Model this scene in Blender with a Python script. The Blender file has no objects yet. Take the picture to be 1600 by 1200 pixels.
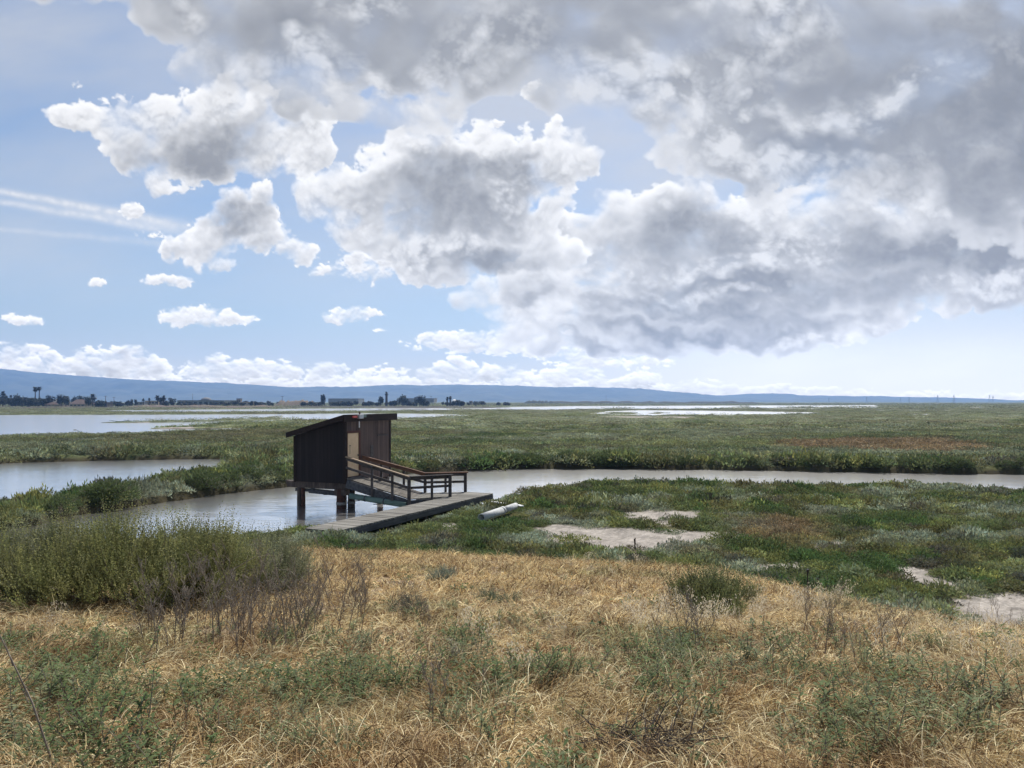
import bpy, bmesh, math, random
import numpy as np
from mathutils import Vector, Matrix
random.seed(11); RS = np.random.RandomState(11)
SC = bpy.context.scene; COL = SC.collection
R = math.radians

# ------------------------------------------------------------------ camera, world, sun, exposure
HCAM, FPX, HOR = 4.8, 1200.0, 627.0          # eye height over the water, focal length and horizon row at 1600 px width
cam = bpy.data.cameras.new('camera'); camo = bpy.data.objects.new('camera', cam); COL.objects.link(camo)
camo.location = (0, 0, HCAM); camo.rotation_euler = (R(90), 0, 0)
cam.sensor_width = 36.0; cam.lens = 36.0 * FPX / 1600.0; cam.shift_y = 27.0 / 1600.0
cam.clip_start = 0.1; cam.clip_end = 200000.0
SC.camera = camo
SUN_EL, SUN_AZ = 55.0, 16.0                   # the sun stands ahead, a little to the right
world = bpy.data.worlds.new("World"); SC.world = world; world.use_nodes = True
wn = world.node_tree; wn.nodes.clear()
def N(nt, typ, **kw):
    n = nt.nodes.new(typ)
    for k, v in kw.items():
        if k == 'inp':
            for a, b in v.items(): n.inputs[a].default_value = b
        else: setattr(n, k, v)
    return n
SKY_STRENGTH = 0.085
sky = N(wn, 'ShaderNodeTexSky', sky_type='NISHITA', sun_disc=False, sun_elevation=R(SUN_EL), sun_rotation=R(SUN_AZ), altitude=0.0, air_density=1.0, dust_density=1.0, ozone_density=1.5)
tc = N(wn, 'ShaderNodeTexCoord'); sep = N(wn, 'ShaderNodeSeparateXYZ')
wn.links.new(tc.outputs['Generated'], sep.inputs[0])
nz = N(wn, 'ShaderNodeTexNoise', inp={'Scale': 3.2, 'Detail': 4.0, 'Roughness': 0.55})
wn.links.new(tc.outputs['Generated'], nz.inputs['Vector'])
rmp = N(wn, 'ShaderNodeMapRange', inp={'From Min': 0.50, 'From Max': 0.66})
back = N(wn, 'ShaderNodeMapRange', inp={'From Min': 0.38, 'From Max': 0.12})
mul = N(wn, 'ShaderNodeMath', operation='MULTIPLY')
wn.links.new(nz.outputs['Fac'], rmp.inputs['Value']); wn.links.new(sep.outputs['Y'], back.inputs['Value'])
wn.links.new(rmp.outputs[0], mul.inputs[0]); wn.links.new(back.outputs[0], mul.inputs[1])
mixw = N(wn, 'ShaderNodeMix', data_type='RGBA')
wn.links.new(mul.outputs[0], mixw.inputs[0]); wn.links.new(sky.outputs[0], mixw.inputs[6])
mixw.inputs[7].default_value = (6.5, 6.6, 6.9, 1)
bg = N(wn, 'ShaderNodeBackground', inp={'Strength': SKY_STRENGTH}); wo = N(wn, 'ShaderNodeOutputWorld')
wn.links.new(mixw.outputs[2], bg.inputs['Color']); wn.links.new(bg.outputs[0], wo.inputs['Surface'])
sun = bpy.data.lights.new('sun', 'SUN'); sun.energy = 4.8; sun.angle = R(0.6); sun.color = (1.0, 0.95, 0.87)
suno = bpy.data.objects.new('sun', sun); COL.objects.link(suno); suno.location = (0, 0, 60)
suno.rotation_euler = (R(90 - SUN_EL), 0, R(180 - SUN_AZ))
sd = Vector((math.sin(R(SUN_AZ)) * math.cos(R(SUN_EL)), math.cos(R(SUN_AZ)) * math.cos(R(SUN_EL)), math.sin(R(SUN_EL))))
suno.rotation_euler = (-sd).to_track_quat('-Z', 'Y').to_euler()
SC.view_settings.view_transform = 'Standard'; SC.view_settings.look = 'None'
SC.view_settings.gamma = 1.0; SC.view_settings.exposure = 0.3
SC.cycles.use_denoising = True
SC.cycles.max_bounces = 6; SC.cycles.diffuse_bounces = 3; SC.cycles.glossy_bounces = 3; SC.cycles.transmission_bounces = 4
SC.cycles.transparent_max_bounces = 8; SC.cycles.volume_bounces = 1

# ------------------------------------------------------------------ helpers
def tag(o, label=None, cat=None, group=None, kind=None):
    if label: o['label'] = label
    if cat: o['category'] = cat
    if group: o['group'] = group
    if kind: o['kind'] = kind
    return o
def empty(name, loc, rz=0.0):
    o = bpy.data.objects.new(name, None); COL.objects.link(o); o.location = loc; o.rotation_euler = (0, 0, rz); o.empty_display_size = 0.3
    return o
def mesh_np(name, V, F, mat=None, attrs=None, smooth=False):
    """mesh from arrays: V (n,3), F (m,k) all faces with k corners (or a list of such arrays)"""
    me = bpy.data.meshes.new(name)
    Fs = F if isinstance(F, list) else [F]
    Fs = [np.asarray(f, np.int32) for f in Fs if len(f)]
    V = np.asarray(V, np.float32)
    me.vertices.add(len(V)); me.vertices.foreach_set('co', V.ravel())
    if Fs:
        loops = np.concatenate([f.ravel() for f in Fs]); tot = np.concatenate([np.full(len(f), f.shape[1], np.int32) for f in Fs])
        st = np.concatenate([[0], np.cumsum(tot)[:-1]]).astype(np.int32)
        me.loops.add(len(loops)); me.loops.foreach_set('vertex_index', loops)
        me.polygons.add(len(tot)); me.polygons.foreach_set('loop_start', st)
        me.polygons.foreach_set('use_smooth', np.full(len(tot), smooth, bool))
    me.update(calc_edges=True)
    for k, (typ, arr) in (attrs or {}).items():
        a = me.attributes.new(k, typ, 'POINT'); arr = np.asarray(arr)
        a.data.foreach_set({'FLOAT_COLOR': 'color', 'FLOAT_VECTOR': 'vector'}.get(typ, 'value'), arr.astype(np.int32 if typ == 'INT' else np.float32).ravel())
    if mat: me.materials.append(mat)
    return me
def link(name, me, parent=None, loc=None):
    o = bpy.data.objects.new(name, me); COL.objects.link(o)
    if parent: o.parent = parent
    if loc is not None: o.location = loc
    return o
def copy_tree(o, parent=None):
    c = o.copy(); COL.objects.link(c); c.parent = parent
    for ch in o.children: copy_tree(ch, c)
    return c
class MB:
    """collects boxes, tubes and quads of ONE part"""
    def __init__(s): s.v, s.q, s.t, s.c = [], [], [], []
    def add(s, vs, qs=(), ts=(), col=(1, 1, 1)):
        b = len(s.v); s.v += [tuple(v) for v in vs]; s.c += [tuple(col) + (1,)] * len(vs)
        s.q += [tuple(b + i for i in q) for q in qs]; s.t += [tuple(b + i for i in t) for t in ts]
    def box(s, lo, hi, M=None, col=(1, 1, 1)):
        x0, y0, z0 = lo; x1, y1, z1 = hi
        vs = [Vector(p) for p in ((x0, y0, z0), (x1, y0, z0), (x1, y1, z0), (x0, y1, z0), (x0, y0, z1), (x1, y0, z1), (x1, y1, z1), (x0, y1, z1))]
        if M is not None: vs = [M @ v for v in vs]
        s.add(vs, ((0, 3, 2, 1), (4, 5, 6, 7), (0, 1, 5, 4), (1, 2, 6, 5), (2, 3, 7, 6), (3, 0, 4, 7)), col=col)
    def beam(s, a, b, w, h, col=(1, 1, 1), up=(0, 0, 1)):
        """rectangular bar from a to b, w wide, h high, centred on the line"""
        a, b = Vector(a), Vector(b); d = (b - a).normalized(); r = d.cross(Vector(up))
        if r.length < 1e-4: r = d.cross(Vector((0, 1, 0)))
        r.normalize(); u = r.cross(d)
        vs = [p + r * sx * w / 2 + u * sz * h / 2 for p in (a, b) for sx, sz in ((-1, -1), (1, -1), (1, 1), (-1, 1))]
        s.add(vs, ((0, 1, 2, 3), (7, 6, 5, 4), (0, 4, 5, 1), (1, 5, 6, 2), (2, 6, 7, 3), (3, 7, 4, 0)), col=col)
    def tube(s, pts, rad, n=6, col=(1, 1, 1), caps=True):
        pts = [Vector(p) for p in pts]; rad = rad if hasattr(rad, '__len__') else [rad] * len(pts)
        vs = []; ref = Vector((0.31, 0.17, 0.93))
        for i, p in enumerate(pts):
            d = (pts[min(i + 1, len(pts) - 1)] - pts[max(i - 1, 0)]).normalized()
            r = d.cross(ref if abs(d.dot(ref)) < 0.95 else Vector((1, 0, 0))).normalized(); u = r.cross(d)
            vs += [p + (r * math.cos(k * 2 * math.pi / n) + u * math.sin(k * 2 * math.pi / n)) * rad[i] for k in range(n)]
        qs = [(i * n + k, i * n + (k + 1) % n, (i + 1) * n + (k + 1) % n, (i + 1) * n + k) for i in range(len(pts) - 1) for k in range(n)]
        b = len(s.v); s.add(vs, qs, col=col)
        if caps:
            m = len(pts) - 1
            s.add([pts[0], pts[m]], (), col=col); c0 = len(s.v) - 2
            s.t += [(c0, b + (k + 1) % n, b + k) for k in range(n)] + [(c0 + 1, b + m * n + k, b + m * n + (k + 1) % n) for k in range(n)]
    def root_join(s, ring, starts, centre):
        """ties the foot of every stem to one root point, so the stems are one piece"""
        s.add([centre], ()); c = len(s.v) - 1
        s.t += [(c, b, b + 1) for b in starts]
    def build(s, name, mat, parent=None, smooth=False, bevel=0.0):
        me = mesh_np(name, np.array(s.v, np.float32), [np.array(f, np.int32).reshape(-1, k) for f, k in ((s.q, 4), (s.t, 3)) if f], mat, {'col': ('FLOAT_COLOR', s.c)}, smooth)
        o = link(name, me, parent)
        if bevel:
            m = o.modifiers.new('bevel', 'BEVEL'); m.width = bevel; m.segments = 2; m.limit_method = 'ANGLE'
        return o
def gp(px, py, z=0.0):
    """ground point at height z seen at a pixel of the 1600 x 1200 photograph"""
    Y = FPX * (HCAM - z) / (py - HOR); return ((px - 800.0) * Y / FPX, Y)
def at(px, py, Y):
    return Vector(((px - 800.0) * Y / FPX, Y, HCAM - (py - HOR) * Y / FPX))

# ------------------------------------------------------------------ noise and the cloud cover
_RNG = np.random.RandomState(7)
_GX = _RNG.uniform(-1, 1, (256, 256)).astype(np.float32); _GY = _RNG.uniform(-1, 1, (256, 256)).astype(np.float32)
_GN = np.sqrt(_GX ** 2 + _GY ** 2) + 1e-6; _GX /= _GN; _GY /= _GN
def noise2(x, y, seed=0):
    x = np.asarray(x, np.float32); y = np.asarray(y, np.float32)
    fx0 = np.floor(x); fy0 = np.floor(y)
    ix = (fx0.astype(np.int32) + seed * 57) & 255; iy = (fy0.astype(np.int32) + seed * 131) & 255
    fx = x - fx0; fy = y - fy0
    sx = fx * fx * fx * (fx * (fx * 6 - 15) + 10); sy = fy * fy * fy * (fy * (fy * 6 - 15) + 10)
    ix1 = (ix + 1) & 255; iy1 = (iy + 1) & 255
    n00 = _GX[ix, iy] * fx + _GY[ix, iy] * fy; n10 = _GX[ix1, iy] * (fx - 1) + _GY[ix1, iy] * fy
    n01 = _GX[ix, iy1] * fx + _GY[ix, iy1] * (fy - 1); n11 = _GX[ix1, iy1] * (fx - 1) + _GY[ix1, iy1] * (fy - 1)
    n0 = n00 + sx * (n10 - n00); n1 = n01 + sx * (n11 - n01)
    return (n0 + sy * (n1 - n0)) * 1.5
def fbm(x, y, octs=5, seed=0, gain=0.5, lac=2.03, billow=False):
    s = np.zeros_like(x); a = 1.0; t = 0.0
    for i in range(octs):
        n = noise2(x, y, seed + i * 17)
        if billow: n = 2.4 * np.abs(n) - 0.75
        s += a * n; t += a
        x, y = x * lac * 0.8 + y * lac * 0.6 + 3.1, -x * lac * 0.6 + y * lac * 0.8 + 1.7
        a *= gain
    return s / t
def sstep(a, b, x):
    t = np.clip((x - a) / (b - a), 0, 1); return t * t * (3 - 2 * t)
def blobs(px, py, items, grow=1.35):
    inv = np.ones_like(px)
    for it in items:
        cx, cy, rx, ry = it[:4]; rot = it[4] if len(it) > 4 else 0; w = it[5] if len(it) > 5 else 1
        c, s = np.cos(np.radians(rot)), np.sin(np.radians(rot))
        dx, dy = px - cx, py - cy
        a = (dx * c + dy * s) / (rx * grow); b = (-dx * s + dy * c) / (ry * grow)
        d2 = np.clip(1 - a * a - b * b, 0, 1)
        inv *= 1 - w * d2 ** 1.5
    return 1 - inv

def cloud_sky(px, py):
    """alpha and brightness (linear) of the cloud cover for directions (px,py): 1200 units = tan 1, x right from 800, y down from 627"""
    px = px.astype(np.float32); py = py.astype(np.float32); PX, PY = px, py
    A = np.zeros_like(px); L = np.zeros_like(px)          # premultiplied light
    def over(a, l):
        nonlocal A, L
        L = l * a + L * (1 - a); A = a + A * (1 - a)
    def layer(items, freq, amp, th, soft, dark, bright, k, seed, relief=0.25, ysq=1.0, bill=0.6, cores=None, edge=0.0, cap=1.0, grow=1.6, up=1.0, hiamp=0.24, midamp=0.15, solid=None, brights=None):
        x0 = min(i[0] - 2.2 * max(i[2], i[3]) for i in items); x1 = max(i[0] + 2.2 * max(i[2], i[3]) for i in items)
        y0 = min(i[1] - 2.2 * (max(i[2], i[3]) if len(i) > 4 and i[4] else i[3]) for i in items); y1 = max(i[1] + 2.2 * (max(i[2], i[3]) if len(i) > 4 and i[4] else i[3]) for i in items)
        ca = np.where((PX[0] > x0) & (PX[0] < x1))[0]; ra = np.where((PY[:, 0] > y0) & (PY[:, 0] < y1))[0]
        sl = (slice(ra[0], ra[-1] + 1), slice(ca[0], ca[-1] + 1))
        px, py = PX[sl], PY[sl]
        wx = fbm(px / freq * 0.9, py / freq * 0.9 * ysq, 4, seed + 50); wy = fbm(px / freq * 0.9 + 9.1, py / freq * 0.9 * ysq, 4, seed + 70)
        qx = px + wx * freq * 0.14; qy = py + wy * freq * 0.14 / ysq
        wx = wx + 0.45 * fbm(px / freq * 3.6, py / freq * 3.6 * ysq, 3, seed + 55); wy = wy + 0.45 * fbm(px / freq * 3.6 + 5.0, py / freq * 3.6 * ysq, 3, seed + 77)
        b = blobs(px + wx * freq * 0.24, py + wy * freq * 0.24 / ysq, items, grow)
        x, y = qx / freq, qy / freq * ysq
        lo = (1 - bill) * fbm(x, y, 3, seed, 0.5) * 1.5 + bill * fbm(x * 1.25, y * 1.25, 3, seed + 5, 0.5, billow=True)
        mid = fbm(x * 2.9, y * 2.9, 4, seed + 23, 0.55, billow=True)
        hi = 0.55 * fbm(x * 5.3, y * 5.3, 5, seed + 9, 0.6) * 1.4 + 0.45 * fbm(x * 4.3, y * 4.3, 4, seed + 13, 0.55, billow=True)
        g0 = np.clip(b * 2.5, 0, 1)
        Ts = b - th + amp * lo * g0
        n = lo
        if solid is not None: Ts = Ts + 0.55 * blobs(px + wx * freq * .5, py + wy * freq * .5, solid, 1.5)
        Ts = Ts + midamp * mid * g0
        d = Ts + hiamp * hi * g0
        T = np.clip(d, 0, None)
        sv = soft * (0.40 + 2.1 * sstep(-0.12, 0.28, fbm(px / freq * 1.1, py / freq * 1.1 * ysq, 3, seed + 91)))
        a = (1 - np.exp(-(T / sv) ** 1.25 * 2.0)) * cap
        Tl = np.clip(Ts + 0.30 * hiamp * hi * g0, 0, None)
        OD = np.zeros_like(T); wsum = 0
        for j in (2, 4, 7, 11, 16, 22, 30, 40, 54):
            j2 = max(1, int(j * freq / 115 * up)); w = np.exp(-j / 26.0); wsum += w
            if j2 < T.shape[0]:
                OD[j2:] += w * Tl[:-j2]; OD[:j2] += w * Tl[:1]
        OD /= wsum
        l = dark + (bright - dark) * np.exp(-k * (0.75 * Tl + 0.95 * OD))
        j3 = max(2, int(freq * 0.045)); g = np.zeros_like(T); g[j3:] = np.clip(Tl[j3:] - Tl[:-j3], -.35, .35)
        l = l * (1 + relief * np.clip(g * 3.0, -0.6, 0.8))
        if cores is not None:
            c = blobs(px + wx * freq * 0.45, py + wy * freq * 0.45 / ysq, cores, 1.5)
            c = np.clip(c * (1.15 + 0.5 * n + 0.45 * mid + 0.35 * hi), 0, 1) * sstep(0.08, 0.40, Tl)
            l = l * (1 - c) + c * (dark * 0.76 + 0.16 * (l - dark))
        if brights is not None:
            c = blobs(px + wx * freq * 0.4, py + wy * freq * 0.4 / ysq, brights, 1.8)
            l = l + (bright * 0.97 - l) * np.clip(c * (0.55 + 0.8 * n + 1.0 * mid + 0.8 * hi), 0, 0.62)
        if edge > 0:
            l = l + edge * np.exp(-T / 0.12)
        l = np.clip(l, 0.12, 1.0)
        L[sl] = l * a + L[sl] * (1 - a); A[sl] = a + A[sl] * (1 - a)
    # thin veil of high cloud
    v = fbm(px / 420.0 - py / 900.0, py / 120.0 + px / 700.0, 6, 3, 0.55)
    veil = np.clip(0.25 + 0.34 * v, 0, 0.6) * sstep(560, 380, py) + 0.18 * sstep(500, 610, py)
    veil = veil + 0.5 * blobs(px, py, [(1000, 240, 190, 90), (800, 140, 130, 70), (560, 250, 200, 60, 0, .4), (120, 80, 400, 70, 10, .45)]) * (0.75 + .5 * v)
    over(np.clip(veil, 0, 0.66), 0.62)
    over((0.30 * sstep(470, 600, py) + 0.66 * sstep(380, 570, py) * sstep(700, 1250, px)) * (1 + .2 * v), 0.79)
    # contrails
    for (x0, y0, x1, y1, w0, w1, o) in ((-60, 288, 300, 356, 4, 9, .95), (-60, 306, 275, 362, 4, 8, .8), (-60, 353, 280, 384, 3, 7, .32)):
        t = (px - x0) / (x1 - x0); yc = y0 + (y1 - y0) * t + 2.5 * noise2(px / 60., py * 0 + y0) - 4 * t * (1 - t)
        w = w0 + (w1 - w0) * np.clip(t, 0, 1.2)
        c = np.exp(-((py - yc) / w) ** 2) * (0.7 + 0.5 * fbm(px / 16., py / 16., 4, int(y0))) * (sstep(1.12, 0.86, t))
        over(np.clip(c * o, 0, .8), 0.8)
    # low bank over the hills
    band = []
    for x, y, r in ((-60, 548, 80), (20, 550, 60), (100, 566, 50), (165, 552, 56), (222, 566, 34), (300, 584, 50), (345, 574, 40), (392, 566, 40), (440, 582, 40), (508, 578, 42), (570, 592, 45), (620, 588, 50), (700, 572, 46), (765, 580, 50), (860, 582, 60), (950, 586, 50), (1015, 592, 34), (-200, 550, 90), (-330, 540, 120)):
        band.append((x, y + 14, r, 30))
    layer(band, 66, 0.75, 0.50, 0.24, 0.46, 1.0, 1.1, 21, relief=0.26, hiamp=0.22, ysq=1.8, bill=0.7, cores=[(90, 586, 150, 8, 2, .45), (400, 596, 90, 8, 2, .45), (560, 600, 120, 6, 0, .3), (720, 594, 60, 8, 0, .45), (960, 596, 60, 7, 0, .3), (200, 560, 30, 8, 0, .4)], cap=.96)
    layer([(350, 608, 900, 20, 0.4, 1), (1150, 613, 150, 10, 0, .9), (1330, 618, 120, 6, 0, .8), (1520, 617, 120, 7, 0, .8), (1090, 602, 50, 10, 0, .8)], 40, 0.75, 0.42, 0.34, 0.50, 0.92, 1.0, 27, relief=0.16, hiamp=0.2, ysq=2.4, bill=0.6, cap=.85)
    layer([(760, 531, 120, 15, -3), (860, 545, 110, 13), (960, 565, 90, 10), (720, 528, 50, 12)], 50, 0.8, 0.34, 0.3, 0.55, 0.95, 0.8, 33, relief=0.22, ysq=1.6, bill=0.6)
    # small puffs
    layer([(250, 439, 30, 9, 5), (282, 441, 22, 9), (285, 497, 45, 14), (325, 490, 40, 18), (370, 499, 36, 8), (530, 496, 34, 9), (556, 490, 36, 11), (38, 499, 36, 9, 4), (155, 443, 16, 6), (600, 517, 14, 4), (570, 420, 42, 24, 15), (508, 421, 22, 11, -30), (585, 407, 22, 16), (205, 330, 18, 14, 0, .8), (225, 365, 28, 10, 0, .75), (120, 133, 10, 8, 0, .6), (770, 192, 16, 8, 0, .8), (830, 140, 26, 16, -20, .7)], 42, 0.8, 0.38, 0.34, 0.62, 0.98, 0.9, 41, relief=0.2, ysq=1.2, bill=0.5)
    # grey band to the right
    layer([(1000, 385, 120, 80), (1060, 340, 70, 50), (1145, 350, 60, 48), (1190, 380, 100, 60), (1300, 350, 130, 70, -10), (1450, 350, 190, 90), (1620, 350, 200, 90), (1800, 350, 260, 110), (890, 385, 62, 52), (860, 440, 110, 42), (960, 455, 130, 60), (1120, 460, 190, 60), (1300, 440, 200, 62), (1500, 420, 190, 46, -8), (1680, 410, 160, 46, -8), (790, 465, 58, 26), (740, 445, 40, 18), (710, 470, 22, 16), (900, 505, 110, 40), (1040, 515, 170, 36), (1200, 510, 170, 34, -4), (1310, 512, 70, 24, -10), (940, 540, 150, 15), (1110, 538, 130, 14, 3)],
          125, 0.9, 0.36, 0.26, 0.38, 0.98, 0.95, 61,solid=[(1100, 400, 150, 90, 0, .8), (1300, 430, 200, 60), (1500, 385, 220, 60), (1100, 490, 200, 30, 0, .7), (1700, 370, 250, 80)], relief=0.18, ysq=1.25, midamp=0.11, bill=0.6, edge=0.12, brights=[(1010, 300, 60, 26, 0, .8), (1150, 308, 60, 22, 0, .8), (1290, 300, 110, 30, -8, .8), (1400, 280, 70, 40, 0, .7), (940, 420, 60, 40, 0, .6), (1240, 385, 60, 34, 0, .7), (1120, 420, 160, 12, -5, .6), (1480, 322, 180, 20, 4, .8), (1640, 318, 140, 20, 0, .7), (1560, 440, 90, 14, -8, .7), (840, 400, 40, 40, 0, .6), (1270, 530, 90, 10, -8, .8), (1100, 462, 170, 7, -3, .5), (820, 500, 90, 16, 0, .6)],
          cores=[(1065, 350, 60, 42, 0, .8), (1140, 358, 60, 38, 0, .65), (1050, 395, 120, 26, 0, .3), (1120, 446, 190, 14, -3, .7), (1300, 450, 160, 18, -3, .7), (1420, 395, 190, 26, 0, .7), (1560, 392, 160, 34, 0, .8), (1110, 482, 190, 10, 2, .75), (1100, 520, 190, 12, 3, .85), (940, 545, 90, 7, 0, .5), (880, 375, 22, 26, 0, .5), (830, 470, 60, 9, 0, .55), (985, 480, 70, 14, 0, .4), (1240, 500, 120, 9, -3, .4), (1720, 395, 200, 40, 0, .7)])
    # left cloud and the lower cloud
    layer([(112, 186, 44, 17, 12), (165, 190, 58, 34, 10), (225, 200, 74, 46), (310, 205, 92, 62), (375, 190, 62, 52), (420, 200, 80, 54), (480, 195, 38, 36), (250, 262, 52, 38, 35), (300, 255, 80, 38), (245, 295, 26, 18, 60), (490, 240, 30, 34), (450, 260, 50, 24), (358, 134, 14, 16, 0, .9)],
          95, 0.85, 0.38, 0.28, 0.40, 1.0, 0.85, 81,solid=[(310, 230, 90, 40, 0, .6)], brights=[(120, 185, 60, 20, 0, .8), (200, 182, 70, 26, 0, .8), (290, 166, 60, 18, 0, .8), (410, 150, 80, 20, 10, .8), (250, 292, 50, 20, 20, .8), (480, 210, 44, 50, 0, .8), (440, 265, 60, 22, 0, .7), (360, 140, 20, 18, 0, .9)], relief=0.22, ysq=1.1, bill=0.62, edge=0.10, cores=[(340, 222, 64, 32, -22, .85), (295, 255, 66, 19, -8, .8), (410, 172, 34, 12, 0, .25), (330, 190, 40, 30, 0, .25)])
    layer([(360, 325, 34, 36), (402, 320, 26, 36), (375, 355, 66, 32), (300, 382, 46, 25, -20), (440, 382, 56, 22, 20), (330, 402, 42, 24), (350, 416, 30, 8)],
          70, 0.8, 0.36, 0.28, 0.46, 1.02, 0.9, 91, relief=0.22, ysq=1.1, bill=0.6, edge=0.10, cores=[(378, 332, 44, 28, 0, .85), (355, 355, 44, 14, 0, .5)])
    # centre cloud
    layer([(490, 312, 44, 36), (560, 285, 70, 56, -20), (660, 255, 72, 58), (610, 310, 100, 58), (745, 262, 100, 66), (832, 262, 70, 62), (880, 265, 44, 60, 30), (925, 248, 26, 18, -20), (868, 196, 18, 12, -40, .9), (720, 340, 120, 52), (790, 345, 80, 48), (750, 402, 110, 36), (850, 395, 60, 30), (665, 405, 50, 26), (690, 428, 60, 20), (570, 372, 60, 26), (620, 395, 34, 20)],
          115, 0.85, 0.38, 0.28, 0.38, 1.0, 0.9, 101,solid=[(710, 310, 120, 70, 0, .8), (750, 405, 90, 24, 0, .8)], brights=[(560, 250, 60, 26, -20, .8), (655, 226, 70, 24, 0, .9), (770, 220, 90, 20, 0, .9), (880, 245, 34, 50, 20, .8), (495, 318, 46, 34, 0, .8), (570, 345, 80, 26, 0, .7), (690, 392, 60, 16, -10, .8), (640, 420, 50, 18, 0, .8), (850, 330, 50, 40, 0, .6), (800, 300, 30, 24, 0, .5)], relief=0.22, ysq=1.1, bill=0.62, edge=0.14,
          cores=[(825, 268, 46, 32, 0, 1), (730, 264, 90, 20, -6, .7), (710, 312, 120, 50, 0, .75), (690, 350, 120, 26, 0, .65), (620, 270, 60, 12, -20, .3), (750, 408, 90, 22, 0, .85), (560, 275, 34, 10, -20, .3), (820, 330, 60, 26, 0, .3)])
    # big deck overhead and to the right
    layer([(330, 40, 80, 90, 20), (420, 40, 130, 100), (500, 110, 100, 66, 20), (600, 130, 95, 62, 10), (650, 70, 150, 100), (600, 0, 300, 60), (800, 20, 180, 90), (950, 60, 200, 110), (1050, 120, 140, 66), (960, 130, 60, 40), (1200, 70, 240, 150), (1150, 215, 120, 42, -15), (1060, 240, 50, 18), (1250, 190, 200, 100), (1250, 268, 110, 24), (1400, 120, 260, 200), (1400, 230, 150, 60), (1550, 190, 200, 120), (1700, 170, 300, 160), (1600, 280, 110, 44), (1900, 120, 400, 240), (900, -120, 900, 110), (300, -100, 260, 90), (1500, -100, 900, 200), (660, 175, 55, 34), (560, 165, 80, 34, 10), (450, 140, 70, 30, 15), (780, 100, 110, 50), (850, 150, 60, 24)],
          230, 1.15, 0.37, 0.46, 0.34, 0.95, 1.25, 121, relief=0.16, ysq=1.2, brights=[(500, 75, 30, 24, 0, .7), (560, 135, 90, 40, 10, .75), (640, 160, 70, 40, 0, .8), (420, 120, 70, 26, 30, .6), (300, 60, 26, 60, -20, .6), (565, 0, 40, 26, 0, .8), (700, 120, 40, 50, 0, .5), (800, 60, 90, 50, 0, .55), (970, 150, 70, 40, 10, .85), (1040, 150, 50, 30, 0, .7), (1180, 15, 90, 30, 0, .8), (1140, 110, 120, 36, -20, .5), (1100, 215, 90, 34, -25, .85), (1300, 175, 150, 24, -8, .6), (1180, 262, 120, 18, -6, .85), (1450, 125, 110, 30, -20, .6), (1290, 300, 110, 30, 0, .7), (1420, 260, 60, 50, -30, .4)], solid=[(1250, 130, 200, 150, 0, .6), (1450, 150, 230, 120), (1700, 120, 380, 190), (480, 40, 170, 70, 0, .8), (680, 60, 150, 60, 0, .8), (900, 40, 200, 70), (1050, 90, 150, 70, 0, .8), (800, -100, 900, 140)], bill=0.45, edge=0.16, midamp=0.07, cap=.96,
          cores=[(1560, 110, 170, 120, 0, .75), (1480, 230, 130, 50, 0, .55), (1600, 300, 90, 40, 0, .5), (340, 55, 60, 50, 0, .25), (470, 35, 110, 50, 0, .45), (700, 70, 120, 50, 0, .4), (900, 55, 120, 50, 0, .65), (1050, 110, 80, 40, 0, .35), (1290, 60, 140, 60, 0, .4), (1180, 130, 90, 60, 0, .3), (1450, 160, 200, 90, 0, .4), (1540, 230, 120, 70, 0, .5), (1270, 215, 130, 24, 0, .45), (1650, 150, 250, 130, 0, .4), (1900, 100, 400, 300, 0, .4)])
    return A, L / np.maximum(A, 1e-4)

# ------------------------------------------------------------------ materials
def new_mat(name):
    m = bpy.data.materials.new(name); m.use_nodes = True; nt = m.node_tree; nt.nodes.clear()
    return m, nt, N(nt, 'ShaderNodeOutputMaterial')
def lk(nt, a, b): nt.links.new(a, b)
def ramp(nt, fac, stops):
    r = N(nt, 'ShaderNodeValToRGB'); e = r.color_ramp.elements
    while len(e) < len(stops): e.new(0.5)
    for i, (p, c) in enumerate(stops): e[i].position = p; e[i].color = (*c, 1)
    lk(nt, fac, r.inputs[0]); return r.outputs[0]
def mix(nt, fac, a, b, blend='MIX'):
    m = N(nt, 'ShaderNodeMix', data_type='RGBA', blend_type=blend)
    for s, v in ((0, fac), (6, a), (7, b)):
        if hasattr(v, 'node'): lk(nt, v, m.inputs[s])
        else: m.inputs[s].default_value = v if s == 0 else (*v, 1)
    return m.outputs[2]
def math_(nt, op, a, b=0.0):
    m = N(nt, 'ShaderNodeMath', operation=op)
    for s, v in ((0, a), (1, b)):
        if hasattr(v, 'node'): lk(nt, v, m.inputs[s])
        else: m.inputs[s].default_value = v
    return m.outputs[0]
def noise(nt, scale, detail=5.0, rough=0.6, coord='Object', sc3=(1, 1, 1), dist=0.0):
    t = N(nt, 'ShaderNodeTexCoord'); mp = N(nt, 'ShaderNodeMapping'); mp.inputs['Scale'].default_value = sc3
    lk(nt, t.outputs[coord], mp.inputs['Vector'])
    n = N(nt, 'ShaderNodeTexNoise', inp={'Scale': scale, 'Detail': detail, 'Roughness': rough, 'Distortion': dist})
    lk(nt, mp.outputs[0], n.inputs['Vector']); return n.outputs['Fac']
def attr(nt, name, typ='GEOMETRY'):
    return N(nt, 'ShaderNodeAttribute', attribute_name=name, attribute_type=typ).outputs['Color']
def bump(nt, h, strength=0.5, dist=0.02):
    b = N(nt, 'ShaderNodeBump', inp={'Strength': strength, 'Distance': dist}); lk(nt, h, b.inputs['Height']); return b.outputs[0]
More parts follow.
